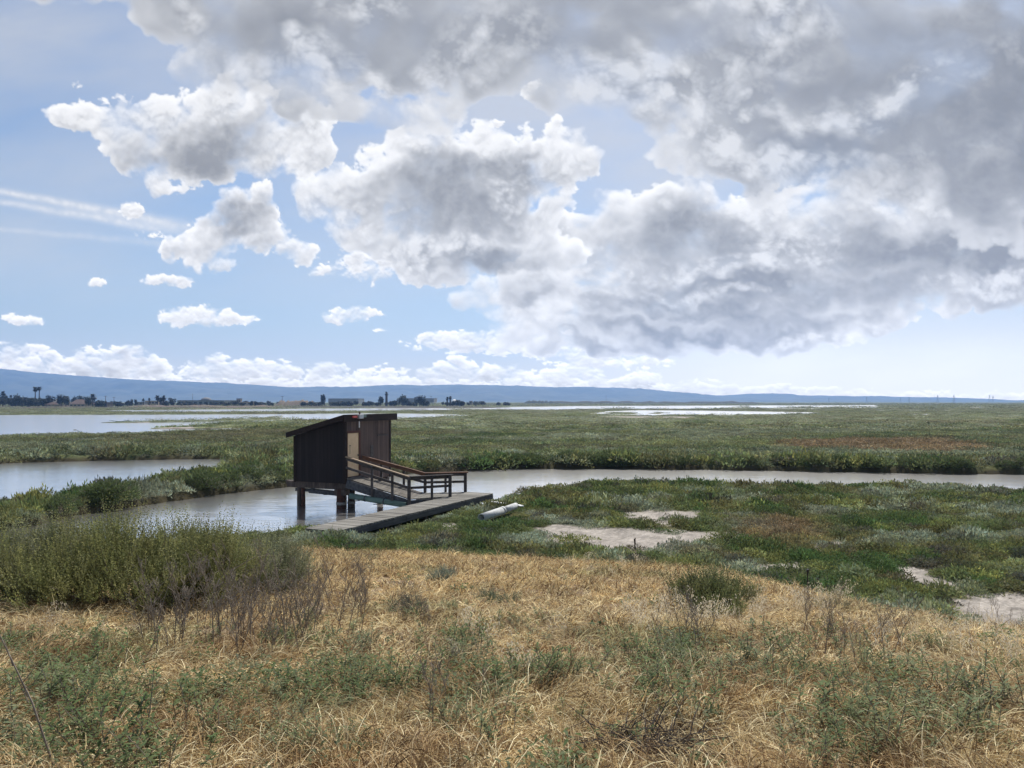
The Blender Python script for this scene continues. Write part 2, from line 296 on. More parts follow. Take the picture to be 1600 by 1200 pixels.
def principled(nt, out, color, rough=0.85, normal=None, metallic=0.0, spec=0.3):
    p = N(nt, 'ShaderNodeBsdfPrincipled')
    if hasattr(color, 'node'): lk(nt, color, p.inputs['Base Color'])
    else: p.inputs['Base Color'].default_value = (*color, 1)
    if hasattr(rough, 'node'): lk(nt, rough, p.inputs['Roughness'])
    else: p.inputs['Roughness'].default_value = rough
    p.inputs['Metallic'].default_value = metallic; p.inputs['Specular IOR Level'].default_value = spec
    if normal: lk(nt, normal, p.inputs['Normal'])
    lk(nt, p.outputs[0], out.inputs['Surface']); return p
def simple_mat(name, c1, c2, scale=4.0, rough=0.85, sc3=(1, 1, 1), bstr=0.3, bdist=0.01, metallic=0.0, spec=0.3, detail=5.0):
    m, nt, out = new_mat(name)
    f = noise(nt, scale, detail, 0.62, sc3=sc3)
    principled(nt, out, ramp(nt, f, [(0.32, c1), (0.68, c2)]), rough, bump(nt, f, bstr, bdist) if bstr else None, metallic, spec)
    return m
def leaf_mat(name, trans=0.35, rough=0.6, inst=True, base=None, var=0.25, spec=0.25):
    """leaf colour = per-plant tint x per-leaf shade; light also comes through from behind"""
    m, nt, out = new_mat(name)
    c = attr(nt, 'col')
    if inst: c = mix(nt, 1.0, c, attr(nt, 'tint', 'INSTANCER'), 'MULTIPLY')
    if base:
        oi = N(nt, 'ShaderNodeObjectInfo')
        b = ramp(nt, oi.outputs['Random'], base)
        c = mix(nt, 1.0, c, b, 'MULTIPLY')
    d = N(nt, 'ShaderNodeBsdfPrincipled', inp={'Roughness': rough, 'Specular IOR Level': spec}); lk(nt, c, d.inputs['Base Color'])
    t = N(nt, 'ShaderNodeBsdfTranslucent'); lk(nt, c, t.inputs['Color'])
    mx = N(nt, 'ShaderNodeMixShader'); mx.inputs[0].default_value = trans
    lk(nt, d.outputs[0], mx.inputs[1]); lk(nt, t.outputs[0], mx.inputs[2]); lk(nt, mx.outputs[0], out.inputs['Surface'])
    return m
M_GRASS = leaf_mat('dry_grass', 0.45, 0.6, spec=0.15)
M_MARSH = leaf_mat('pickleweed', 0.40, 0.7)
M_WEED = leaf_mat('green_weed', 0.42, 0.7, False, [(0.0, (0.095, 0.145, 0.055)), (0.5, (0.135, 0.172, 0.075)), (1.0, (0.185, 0.205, 0.118))], spec=0.1)
M_SHRUB = leaf_mat('shrub_foliage', 0.45, 0.65, False, [(0.0, (1, 1, 1)), (1.0, (1, 1, 1))])
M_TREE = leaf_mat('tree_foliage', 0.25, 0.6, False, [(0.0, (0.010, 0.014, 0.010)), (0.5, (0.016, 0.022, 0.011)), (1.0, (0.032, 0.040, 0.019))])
M_TWIG = simple_mat('dead_twig', (0.15, 0.122, 0.095), (0.31, 0.26, 0.205), 30, 0.9, bstr=0)
M_BRUSH = simple_mat('dark_brush', (0.028, 0.022, 0.018), (0.085, 0.066, 0.052), 30, 0.9, bstr=0)
M_BARK = simple_mat('bark', (0.05, 0.038, 0.03), (0.12, 0.095, 0.075), 8, 0.9)
M_PALMBARK = simple_mat('palm_bark', (0.035, 0.03, 0.026), (0.085, 0.07, 0.058), 6, 0.9)

def wood_mat(name, c1, c2, axis='X', rough=0.8, board=0.0, baxis='X', streak=9.0):
    """weathered boards; grain runs along the axis, boards part every `board` metres along baxis"""
    m, nt, out = new_mat(name)
    s = {'X': (0.08, 1, 1), 'Y': (1, 0.08, 1), 'Z': (1, 1, 0.08)}[axis]
    g = noise(nt, streak, 7, 0.68, sc3=s); big = noise(nt, 0.9, 4, 0.6)
    f = math_(nt, 'ADD', math_(nt, 'MULTIPLY', g, 0.65), math_(nt, 'MULTIPLY', big, 0.35))
    c = ramp(nt, f, [(0.36, c1), (0.62, c2)])
    h = g
    if board:
        t = N(nt, 'ShaderNodeTexCoord'); sp = N(nt, 'ShaderNodeSeparateXYZ'); lk(nt, t.outputs['Object'], sp.inputs[0])
        q = math_(nt, 'DIVIDE', sp.outputs[baxis], board); fr = math_(nt, 'FRACT', q)
        gap = math_(nt, 'LESS_THAN', fr, 0.06)
        wn_ = N(nt, 'ShaderNodeTexWhiteNoise', noise_dimensions='1D'); lk(nt, math_(nt, 'FLOOR', q), wn_.inputs['W'])
        c = mix(nt, 0.5, c, mix(nt, wn_.outputs[0], c1, c2))
        c = mix(nt, math_(nt, 'MULTIPLY', gap, 0.75), c, tuple(x * 0.3 for x in c1))
        h = math_(nt, 'SUBTRACT', g, math_(nt, 'MULTIPLY', gap, 3.0))
    principled(nt, out, c, rough, bump(nt, h, 0.5, 0.006), spec=0.25)
    return m

# ------------------------------------------------------------------ sky dome with the cloud cover
def axis_steps(core0, core1, step, lo, hi, growth):
    a = [core1]
    s = step
    while a[-1] < hi: s *= growth; a.append(a[-1] + s)
    b = [core0]; s = step
    while b[-1] > lo: s *= growth; b.append(b[-1] - s)
    return np.array(b[::-1][:-1] + list(np.arange(core0, core1, step)) + a)
def build_sky():
    us = axis_steps(-0.74, 0.74, 0.00135, -2.3, 2.3, 1.05)
    vs = axis_steps(-0.008, 0.565, 0.00135, -0.03, 1.15, 1.05)[::-1]
    U, V = np.meshgrid(us, vs)
    A, L = cloud_sky(800 + U * 1200, 627 - V * 1200)
    A = A * sstep(2.25, 1.3, np.abs(U)) * sstep(1.12, 0.75, V)
    D = np.stack([U, np.ones_like(U), V], -1).reshape(-1, 3); D /= np.linalg.norm(D, axis=1)[:, None]
    P = D * 60000.0 + np.array([0, 0, HCAM])
    path = np.minimum(np.minimum(HAZE_Y, (HAZE_TOP - HCAM) / np.clip(V, 1e-4, None)), HAZE_X / np.abs(U).clip(1e-4)) * np.sqrt(1 + U * U + V * V); clear = np.exp(-HAZE * path)
    nr, nc = U.shape; i = (np.arange(nr - 1)[:, None] * nc + np.arange(nc - 1)[None]).ravel()
    F = np.stack([i, i + 1, i + nc + 1, i + nc], 1)
    m, nt, out = new_mat('cloud_cover')
    a = N(nt, 'ShaderNodeAttribute', attribute_name='cover'); l = N(nt, 'ShaderNodeAttribute', attribute_name='light')
    c = ramp(nt, l.outputs['Fac'], [(0.0, (0.0, 0.0, 0.0)), (0.30, (0.272, 0.273, 0.272)), (0.60, (0.59, 0.588, 0.583)), (1.0, (0.95, 0.94, 0.925))])
    # the light of far clouds before the air in front of them adds its own blue
    av = N(nt, 'ShaderNodeAttribute', attribute_name='clear'); T = av.outputs['Fac']
    w = mix(nt, math_(nt, 'SUBTRACT', 1.0, T), (0, 0, 0), AIR)
    vm = N(nt, 'ShaderNodeVectorMath', operation='SUBTRACT'); lk(nt, c, vm.inputs[0]); lk(nt, w, vm.inputs[1])
    vd = N(nt, 'ShaderNodeVectorMath', operation='SCALE'); lk(nt, vm.outputs[0], vd.inputs[0]); lk(nt, math_(nt, 'DIVIDE', 1.0, T), vd.inputs['Scale'])
    vx = N(nt, 'ShaderNodeVectorMath', operation='MAXIMUM'); lk(nt, vd.outputs[0], vx.inputs[0])
    e = N(nt, 'ShaderNodeEmission', inp={'Strength': CLOUD_GAIN}); lk(nt, vx.outputs[0], e.inputs[0])
    tr = N(nt, 'ShaderNodeBsdfTransparent'); mx = N(nt, 'ShaderNodeMixShader')
    lk(nt, a.outputs['Fac'], mx.inputs[0]); lk(nt, tr.outputs[0], mx.inputs[1]); lk(nt, e.outputs[0], mx.inputs[2]); lk(nt, mx.outputs[0], out.inputs['Surface'])
    m.cycles.emission_sampling = 'NONE'
    me = mesh_np('sky', P, F, m, {'clear': ('FLOAT', clear.ravel()), 'cover': ('FLOAT', A.ravel()), 'light': ('FLOAT', L.ravel())}, True)
    tag(link('sky', me), 'broken grey and white clouds over a pale blue sky', 'sky', kind='structure')
CLOUD_GAIN = 0.82; HAZE = 1.3e-4; HAZE_COL = (0.29, 0.52, 1.0); HAZE_X, HAZE_Y, HAZE_TOP = 9000.0, 7600.0, 470.0; AIR = (0.14, 0.26, 0.47)
build_sky()

# ------------------------------------------------------------------ ground plan (metres; water level is z = 0)
def P_(*pts): return np.array([gp(*p) for p in pts])
W_NEAR = [P_((-170, 852, 0), (40, 823, 0), (100, 810, 0), (200, 791, 0), (300, 777, 0), (400, 766, 0), (455, 758, 0), (540, 748, 0), (620, 741, 0), (700, 737, 0), (800, 732.5, 0), (900, 732, 0), (1000, 733, 0), (1200, 735.5, 0), (1400, 739, 0), (1600, 742, 0), (2100, 752, 0),
              (2100, 790, .58), (1800, 768, .58), (1600, 762, .58), (1500, 757, .58), (1400, 753, .58), (1300, 755, .58), (1200, 753.5, .58), (1100, 751, .58), (1000, 747.5, .58), (920, 750, .58), (850, 758, .58), (800, 767, .58), (762, 772, .7))]
W_NEAR[0] = np.concatenate([W_NEAR[0], [(-2.5, 36.3), (-3.0, 34.4), (-4.3, 31.6), (-6.1, 28.2), (-7.6, 26.2), (-9.2, 25.2), (-11.5, 24.2), (-15, 23.5), (-22, 23.0)]])
W_NEAR.append(P_((-300, 731, 0), (0, 724, 0), (100, 721, 0), (200, 718.5, 0), (300, 717.5, 0), (384, 718.2, 0), (380, 720.5, .3), (345, 727, .72), (300, 736, .72), (230, 746, .72), (180, 754, .72), (100, 765, .72), (40, 774, .72), (0, 780, .72), (-200, 818, .72)))
W_NEAR.append(P_((915, 687.0, 0), (960, 689.5, 0), (1008, 693.5, 0), (1008, 701, 0), (960, 698.5, 0), (915, 695, 0)))
W_FAR = [P_((-400, 649, 0), (0, 648.5, 0), (200, 648, 0), (400, 647.3, 0), (560, 646, 0), (640, 646.3, 0), (735, 648.0, 0), (728, 650.5, 0), (620, 653, .2), (480, 656, .2), (420, 656.5, .2), (385, 658, .2), (376, 664, .2), (382, 671.5, .2), (300, 673, .3), (200, 676.5, .3), (150, 679.5, .3), (100, 679, .3), (0, 683, .3), (-300, 690, .3)),
         P_((130, 641.6), (250, 640.4), (400, 639.3), (550, 638), (700, 636.8), (830, 635.5), (900, 634.5), (1050, 634), (1200, 633.5), (1370, 633), (1370, 634.5), (1250, 636.7), (1100, 638.6), (950, 639.4), (860, 641), (780, 640.5), (600, 642.4), (400, 643.7), (200, 644)),
         P_((920, 646.5), (955, 642.5), (1000, 641), (1100, 641.6), (1275, 644.3), (1277, 646.7), (1150, 648.8), (1000, 649.3), (940, 647.6)),
         P_((1410, 647), (1450, 647), (1450, 648.6), (1410, 648.6)), P_((1585, 663.8), (1700, 664.5), (1700, 667.5), (1590, 666.4)),
         P_((1350, 640.6), (1490, 640.8), (1490, 641.9), (1350, 641.8)), P_((-200, 645.2), (22, 645.4), (22, 647), (-200, 647.2)), P_((745, 652.8), (757, 652.8), (757, 654.2), (745, 654.2)),
         P_((1268, 635.6), (1370, 635.3), (1370, 636.9), (1268, 636.9)), P_((1200, 638.5), (1280, 638.3), (1280, 639.8), (1200, 640)), P_((1520, 635.8), (1532, 635.8), (1532, 637.3), (1520, 637.3)), P_((1555, 649), (1640, 649), (1640, 649.8), (1555, 649.8)),
         P_((1400, 630.2), (2200, 630.4), (2200, 631.2), (1400, 630.9))]
LAND = [P_((150, 660.4), (240, 658.6), (330, 656.6), (400, 653.4), (440, 653.2), (440, 656), (380, 657.2), (330, 658.8), (250, 660.6), (150, 661)),
        P_((222, 670.2), (310, 664.6), (330, 661.6), (360, 659.6), (420, 658.5), (420, 668.4), (350, 669.4), (310, 670.4), (222, 670.8)),
        P_((113, 671.2), (122, 671.2), (122, 672.6), (113, 672.6)), P_((430, 645.5), (560, 644.9), (560, 645.9), (430, 646.2)),
        P_((1018, 644.8), (1036, 644.8), (1036, 646.6), (1018, 646.6)), P_((1078, 646), (1086, 646), (1086, 647.6), (1078, 647.6)), P_((950, 645.2), (990, 645.2), (1000, 647.6), (950, 646.8)), P_((700, 638.9), (760, 638.4), (760, 639.4), (700, 639.8))]
SAND = [P_((835, 828, .4), (870, 820, .4), (930, 825, .4), (1000, 831, .4), (1075, 831, .4), (1155, 839, .4), (1080, 853, .4), (1000, 862, .4), (940, 860, .4), (865, 846, .4)), P_((972, 808, .4), (1020, 800, .4), (1104, 800, .4), (1104, 815, .4), (1005, 824, .4)),
        P_((1392, 886, .4), (1435, 884, .4), (1508, 908, .4), (1500, 921, .4), (1450, 919, .4), (1408, 900, .4)), P_((1500, 958, .4), (1520, 944, .4), (1560, 932, .4), (1620, 934, .4), (1720, 950, .4), (1720, 1010, .4), (1490, 995, .4)), P_((1168, 885, .4), (1232, 882, .4), (1236, 890, .4), (1185, 894, .4)), P_((1276, 851, .4), (1300, 846, .4), (1306, 853, .4), (1284, 862, .4)),
        P_((938, 650, .2), (1090, 650.5, .2), (1080, 653, .2), (945, 652.5, .2)), P_((680, 822, .4), (706, 820, .4), (700, 834, .4), (684, 832, .4)), P_((0, 636.8), (60, 636.7), (60, 637.8), (0, 638.0)), P_((150, 660, .2), (230, 658.8, .2), (230, 660.4, .2), (150, 661, .2)), P_((220, 669.6, .2), (300, 666, .2), (300, 669, .2))]
RED = [P_((1215, 690, .6), (1300, 683, .6), (1480, 684, .6), (1560, 700, .6), (1500, 706, .6), (1340, 702, .6), (1215, 698, .6)), P_((1180, 815, .5), (1290, 800, .5), (1300, 840, .5), (1230, 850, .5), (1120, 838, .5))]
def sdf(x, y, poly, margin=60.0):
    """signed distance to a polygon, positive inside"""
    out = np.full(x.shape, -margin, np.float32)
    lo = poly.min(0) - margin; hi = poly.max(0) + margin
    k = np.where((x > lo[0]) & (x < hi[0]) & (y > lo[1]) & (y < hi[1]))[0]
    if not len(k): return out
    px, py = x[k].astype(np.float32), y[k].astype(np.float32)
    d = np.full(px.shape, 1e9, np.float32); ins = np.zeros(px.shape, bool); n = len(poly)
    for i in range(n):
        ax, ay = poly[i]; bx, by = poly[(i + 1) % n]; ex, ey = bx - ax, by - ay
        t = np.clip(((px - ax) * ex + (py - ay) * ey) / (ex * ex + ey * ey + 1e-9), 0, 1)
        d = np.minimum(d, (px - ax - t * ex) ** 2 + (py - ay - t * ey) ** 2)
        if abs(ey) > 1e-9:
            c = ((ay > py) != (by > py)) & (px < ex * (py - ay) / ey + ax); ins ^= c
    d = np.sqrt(d); out[k] = np.clip(np.where(ins, d, -d), -margin, None); return out
def bands(y):
    """weights of the near, middle and far noise scale"""
    f1 = sstep(45, 95, y); f2 = sstep(170, 420, y)
    return (1 - f1), f1 * (1 - f2), f2
def nb(x, y, s, oc, seed):
    """noise with patches of s metres near the levee, larger far out"""
    w = bands(y); o = np.zeros(x.shape, np.float32)
    for wt, k in zip(w, (1.0, 3.6, 13.0)):
        i = np.where(wt > 0)[0]
        if len(i): o[i] += wt[i] * fbm(x[i] / (s * k), y[i] / (s * k), oc, seed)
    return o
def warp(x, y):
    w = bands(y); a = w[0] * 1.0 + w[1] * 2.2 + w[2] * 5.0
    return x + nb(x, y, 3.0, 4, 201) * 1.0 * a, y + nb(x, y, 3.0, 4, 211) * 1.0 * a
def shore(x, y):
    """distance from the water's edge, positive on land"""
    xw, yw = warp(x, y)
    w = np.full(x.shape, -60.0, np.float32)
    for p in W_NEAR + W_FAR: w = np.maximum(w, sdf(xw, yw, p))
    for p in LAND: w = np.minimum(w, -sdf(xw, yw, p, 30.0) * 1.0)
    return -w
TOE_X = np.array([-60, -30, -14, -6.3, -1.8, 1.7, 3.4, 4.65, 5.45, 6.2, 7.0, 8.4, 9.8, 12, 20, 60.0])
TOE_Y = np.array([21, 21.5, 21.8, 22.4, 21.7, 20.7, 20.2, 19.9, 18.7, 17.2, 15.9, 14.9, 14.6, 14.3, 14, 14.0])
def levee(x, y):
    s = np.clip((np.interp(x, TOE_X, TOE_Y) - y) / (np.interp(x, TOE_X, TOE_Y) - 1.5), -1, 1)
    return 0.5 + 2.65 * np.where(s > 0, s, 0), s
WALK_A, WALK_B = np.array((-6.25, 25.15)), np.array((-1.45, 35.3))     # centre line of the boardwalk
def far_bank(x, y):
    p = W_NEAR[0][:17]; return sstep(-3.0, 0.0, y - np.interp(x, p[:, 0], p[:, 1]))
def ground_z(x, y, d=None):
    if d is None: d = shore(x, y)
    s = np.clip(y / 50.0, 0.6, 6.0)
    hm = 0.42 + 0.14 * fbm(x / 3.0, y / 3.0, 4, 301) - 0.30 * sstep(60, 150, y)
    hm = hm + 0.05 * far_bank(x, y) * sstep(60, 52, y)
    wd = (WALK_B - WALK_A) / 11.23; ws = (x - WALK_A[0]) * wd[1] - (y - WALK_A[1]) * wd[0]; wt = (x - WALK_A[0]) * wd[0] + (y - WALK_A[1]) * wd[1]
    hm = hm - 0.26 * sstep(-.4, .3, ws) * sstep(2.4, 1.0, ws) * sstep(.2, 1.5, wt) * sstep(11, 9.5, wt)
    z = -0.5 + (hm + 0.5) * sstep(-0.9 * s, 0.55 * s, d)
    zl, t = levee(x, y)
    zl = zl + (0.07 * fbm(x / 1.3, y / 1.3, 4, 311) + 0.05 * fbm(x / 0.35, y / 0.35, 3, 317)) * sstep(-.02, .12, t)
    return np.where(t > 0, np.maximum(zl, np.where(d > 0, z, -9)), z), t
def zone(x, y, polys, m=6.0):
    xw, yw = warp(x, y); o = np.full(x.shape, -m, np.float32)
    for p in polys: o = np.maximum(o, sdf(xw, yw, p, m))
    return o
MARSH_GAIN = 1.10
def marsh_tint(x, y):
    """colour of the marsh plants: patches of green, olive, rust, grey-green and yellow-green"""
    a = nb(x, y, 5.0, 5, 401); b = nb(x, y, 3.2, 5, 411); c = nb(x, y, 1.3, 4, 421)
    g = np.stack([np.full(x.shape, v) for v in (0.125, 0.150, 0.062)], -1)
    def blend(mask, col):
        nonlocal g
        mk = np.clip(mask, 0, 1)[:, None]; g = g * (1 - mk) + np.array(col) * mk
    blend(sstep(0.0, 0.22, a) * .9, (0.150, 0.140, 0.064))          # olive
    blend(sstep(0.06, 0.24, b) * .9, (0.250, 0.275, 0.205))         # grey-green
    blend(sstep(-0.06, -0.24, b) * .9, (0.066, 0.112, 0.038))        # deep green
    blend(sstep(-0.16, -0.32, a) * .55, (0.170, 0.128, 0.070))        # rust brown
    blend(sstep(0.14, 0.32, c) * .7, (0.225, 0.235, 0.080))          # yellow-green
    blend(sstep(-0.20, -0.34, c) * .75, (0.090, 0.080, 0.074))        # dead stems
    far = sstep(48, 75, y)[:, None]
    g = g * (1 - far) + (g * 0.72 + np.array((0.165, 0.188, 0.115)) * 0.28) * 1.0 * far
    bd = fbm(x / 30.0, y / 7.0, 5, 461) * far[:, 0]; b2 = fbm(x / 60.0 + 3, y / 16.0, 5, 463) * far[:, 0]
    blend(sstep(0.04, 0.22, bd) * .75, (0.205, 0.215, 0.100)); blend(sstep(-0.06, -0.24, bd) * .75, (0.095, 0.118, 0.055)); blend(sstep(0.06, 0.24, b2) * .6, (0.215, 0.225, 0.160)); blend(sstep(-0.10, -0.26, b2) * .5, (0.15, 0.125, 0.078))
    blend(sstep(-1.0, 1.5, zone(x, y, RED)) * .8, (0.235, 0.160, 0.098))
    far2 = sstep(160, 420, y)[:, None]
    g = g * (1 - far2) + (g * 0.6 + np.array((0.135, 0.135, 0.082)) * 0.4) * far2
    return g * (0.7 + 0.75 * RS.rand(len(x), 1)) * MARSH_GAIN * np.array((0.99, 1.01, 0.96))

def build_ground():
    ys = [-7.0]
    while ys[-1] < 2.0: ys.append(ys[-1] + 0.25)
    while ys[-1] < 12: ys.append(ys[-1] + 0.07)
    while ys[-1] < 7000: ys.append(ys[-1] * 1.0088)
    ys = np.array(ys); ts = np.linspace(-1, 1, 521)
    T, Y = np.meshgrid(ts, ys); X = T * (np.maximum(Y, 0) * 0.98 + 8.0)
    x, y = X.ravel(), Y.ravel()
    d = shore(x, y); z, t = ground_z(x, y, d)
    z = np.where(y > 1300, np.where(d > 0, 0.25, -0.5), z)
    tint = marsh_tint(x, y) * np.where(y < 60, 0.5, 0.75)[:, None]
    sand = zone(x, y, SAND, 3.0); k = sstep(-0.10, 0.22, sand + .18 + 0.40 * fbm(x / .55, y / .55, 4, 507) * sstep(30, 12, y / 2))[:, None]; rim = np.exp(-((sand + .05) / .22) ** 2)[:, None]; tint = tint * (1 - .5 * rim) + np.array((.10, .075, .055)) * .5 * rim
    pan = np.array((0.37, 0.335, 0.295)) * (0.80 + 0.5 * fbm(x / 0.8, y / 0.8, 5, 501) + .55 * fbm(x / .22, y / .22, 4, 503))[:, None].clip(.25, 1.3)
    tint = tint * (1 - k) + pan * k
    mud = sstep(0.5, 0.0, d / np.clip(y / 50, .6, 3))[:, None]; tint = tint * (1 - mud) + np.array((0.05, 0.042, 0.022)) * mud
    lv = sstep(-0.01, 0.05, t)[:, None]; st = 0.5 + 0.5 * fbm(x / 0.9, y / 0.9, 4, 511)[:, None]
    tint = tint * (1 - lv) + (np.array((0.27, 0.205, 0.135)) * st + np.array((0.15, 0.108, 0.072)) * (1 - st)) * lv
    nr, nc = X.shape; i = (np.arange(nr - 1)[:, None] * nc + np.arange(nc - 1)[None]).ravel()
    F = np.stack([i, i + 1, i + nc + 1, i + nc], 1)
    m, nt, out = new_mat('ground')
    n1 = noise(nt, 14.0, 6, 0.65); c = attr(nt, 'tint')
    c = mix(nt, 1.0, c, ramp(nt, n1, [(0.3, (0.6, 0.6, 0.6)), (0.7, (1.35, 1.35, 1.35))]), 'MULTIPLY')
    principled(nt, out, c, 0.95, bump(nt, n1, 0.6, 0.03), spec=0.1)
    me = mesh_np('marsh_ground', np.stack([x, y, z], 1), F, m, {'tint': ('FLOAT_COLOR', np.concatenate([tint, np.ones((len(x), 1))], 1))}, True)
    tag(link('marsh_ground', me), 'flat salt marsh and the grassy levee slope', 'ground', kind='structure')
build_ground()

def build_water():
    m, nt, out = new_mat('water')
    g = N(nt, 'ShaderNodeNewGeometry')
    def wav(scale, sx, sy, rot, det):
        mp = N(nt, 'ShaderNodeMapping'); mp.inputs['Scale'].default_value = (sx, sy, 1); mp.inputs['Rotation'].default_value = (0, 0, R(rot))
        lk(nt, g.outputs['Position'], mp.inputs['Vector'])
        n = N(nt, 'ShaderNodeTexNoise', inp={'Scale': scale, 'Detail': det, 'Roughness': 0.55}); lk(nt, mp.outputs[0], n.inputs['Vector']); return n.outputs['Fac']
    h = math_(nt, 'ADD', wav(2.2, 0.45, 1.7, 25, 4.0), math_(nt, 'MULTIPLY', wav(0.5, 0.6, 1.2, -20, 3.0), 1.2))
    patch = wav(0.06, 0.6, 1.6, 10, 3.0)
    b = N(nt, 'ShaderNodeBump', inp={'Distance': 0.05}); lk(nt, h, b.inputs['Height'])
    lk(nt, math_(nt, 'ADD', math_(nt, 'MULTIPLY', patch, 0.70), 0.04), b.inputs['Strength'])
    d = N(nt, 'ShaderNodeBsdfDiffuse'); d.inputs['Color'].default_value = (0.075, 0.052, 0.020, 1)
    gl = N(nt, 'ShaderNodeBsdfGlossy', inp={'Roughness': 0.05}); gl.inputs['Color'].default_value = (0.97, 0.97, 0.98, 1)
    for q in (gl,): lk(nt, b.outputs[0], q.inputs['Normal'])
    g2 = N(nt, 'ShaderNodeBsdfGlossy', inp={'Roughness': 0.30}); g2.inputs['Color'].default_value = (0.95, 0.95, 0.95, 1); lk(nt, b.outputs[0], g2.inputs['Normal'])
    gm = N(nt, 'ShaderNodeMixShader'); gm.inputs[0].default_value = 0.28; lk(nt, gl.outputs[0], gm.inputs[1]); lk(nt, g2.outputs[0], gm.inputs[2])
    fr = N(nt, 'ShaderNodeFresnel', inp={'IOR': 1.5})
    fac = math_(nt, 'MINIMUM', math_(nt, 'ADD', math_(nt, 'MULTIPLY', fr.outputs[0], 0.6), 0.76), 0.985)
    mx = N(nt, 'ShaderNodeMixShader'); lk(nt, fac, mx.inputs[0]); lk(nt, d.outputs[0], mx.inputs[1]); lk(nt, gm.outputs[0], mx.inputs[2]); lk(nt, mx.outputs[0], out.inputs['Surface'])
    S = HAZE_X - 20
    v = [(-S, -30, 0), (S, -30, 0), (S, HAZE_Y - 20, 0), (-S, HAZE_Y - 20, 0)]
    tag(link('water', mesh_np('water', v, np.array([(0, 1, 2, 3)]), m)), 'pale rippled water of the tidal channel and ponds', 'water', kind='structure')
build_water()

def build_hills():
    prof = [(-900, 560), (-300, 566), (0, 575.5), (45, 581), (100, 585), (175, 590.5), (225, 593.7), (275, 595), (325, 597.5), (400, 601), (450, 604.5), (500, 605), (550, 605), (600, 603.5), (650, 602), (700, 601.5), (800, 602.3), (870, 605), (900, 605), (960, 605.5), (1000, 608), (1040, 611), (1080, 615), (1105, 618), (1130, 617.6), (1170, 615), (1200, 615), (1230, 617), (1270, 618.5), (1330, 619), (1360, 618.5), (1400, 620.5), (1450, 620.5), (1500, 623.5), (1530, 625), (1560, 626.5), (1700, 627), (2500, 627.5)]
    pa = np.array(prof); ox = np.linspace(-900, 2300, 900)
    top = np.interp(ox, pa[:, 0], pa[:, 1])
    Y0, Y1, Yc = 4600.0, 7400.0, 6600.0
    ky = np.linspace(0, 1, 70)
    OX, K = np.meshgrid(ox, ky); Y = Y0 + (Y1 - Y0) * K; X = (OX - 800) / FPX * Yc * (0.75 + 0.25 * Y / Yc)
    crest = (627 - np.interp(OX, pa[:, 0], pa[:, 1])) / FPX * Yc + HCAM
    kc = (Yc - Y0) / (Y1 - Y0)
    rise = np.where(K < kc, sstep(0, 1, K / kc) ** 0.85, 1 - 0.6 * (K - kc) / (1 - kc))
    n = fbm(X / 800, Y / 800, 6, 601); rg = fbm(X / 380, Y / 380, 5, 611, billow=True)
    z = np.clip(crest - 2, 0, None) * (rise + (0.16 * n + 0.25 * rg) * np.sin(np.clip(K / kc, 0, 1) * np.pi)) + crest * 0.02 * fbm(OX / 14, Y / 150, 4, 621) * (K > 0.3) + 0.5 - 6 * (K < .01)
    i = (np.arange(69)[:, None] * 900 + np.arange(899)[None]).ravel(); F = np.stack([i, i + 1, i + 901, i + 900], 1)
    m = simple_mat('hill', (0.045, 0.055, 0.035), (0.10, 0.10, 0.06), 0.004, 0.95, bstr=0)
    tag(link('hills', mesh_np('hills', np.stack([X.ravel(), Y.ravel(), z.ravel()], 1), F, m, None, True)), 'long blue hill range fading along the horizon', 'hills', kind='structure')
build_hills()

def build_haze():
    m, nt, out = new_mat('haze')
    v = N(nt, 'ShaderNodeVolumePrincipled', inp={'Density': HAZE}); v.inputs['Color'].default_value = (*HAZE_COL, 1); v.inputs['Anisotropy'].default_value = 0.35
    lk(nt, v.outputs[0], out.inputs['Volume'])
    b = MB(); b.box((-HAZE_X, -60, -2.0), (HAZE_X, HAZE_Y, HAZE_TOP))
    o = b.build('haze', m); tag(o, 'pale blue air between the marsh and the hills', 'haze', kind='stuff')
build_haze()

# ------------------------------------------------------------------ plants that cover the ground
def blades(n, fn):
    """n thin bent blades; fn(i) -> base, direction points (list of Vector), half width, colour"""
    V, F, C = [], [], []
    for i in range(n):
        pts, w, col = fn(i)
        side = np.cross(np.array(pts[-1]) - np.array(pts[0]), (0, 0, 1.0)); q = RS.normal(0, 1, 3); side = side + q * 0.6 * (np.linalg.norm(side) + 1e-3)
        side /= np.linalg.norm(side) + 1e-9
        b = len(V); m = len(pts)
        for k, p in enumerate(pts):
            ww = w * (1 - 0.85 * (k / (m - 1)) ** 1.5); sh = 0.55 + 0.45 * min(1, k / (m - 1) + 0.25)
            V += [np.array(p) - side * ww, np.array(p) + side * ww]; C += [(*col, 1)] * 2
        F += [(b + 2 * k, b + 2 * k + 1, b + 2 * k + 3, b + 2 * k + 2) for k in range(m - 1)]
    return V, F, C
def grass_clump(n, rad, h0, h1, w, segs, droop, cols):
    lean0 = 0.0
    def fn(i):
        r = rad * math.sqrt(RS.rand()); a = RS.uniform(0, 6.283); base = np.array((r * math.cos(a), r * math.sin(a), -0.02))
        az = lean0 + RS.normal(0, .95); L = RS.uniform(h0, h1); lean = RS.uniform(0.15, 1.0); dr = droop * RS.uniform(0.4, 1.6)
        if RS.rand() < 0.30: lean = RS.uniform(1.0, 1.4); dr *= 0.6
        p = base.copy(); pts = [p.copy()]; th = lean
        for k in range(segs):
            d = np.array((math.sin(th) * math.cos(az), math.sin(th) * math.sin(az), math.cos(th)))
            p = p + d * L / segs; p[2] = max(p[2], 0.01); pts.append(p.copy()); th = min(th + dr / segs, 2.1); az += RS.normal(0, .12)
        return pts, w * RS.uniform(0.6, 1.3), cols[RS.randint(len(cols))]
    return blades(n, fn)
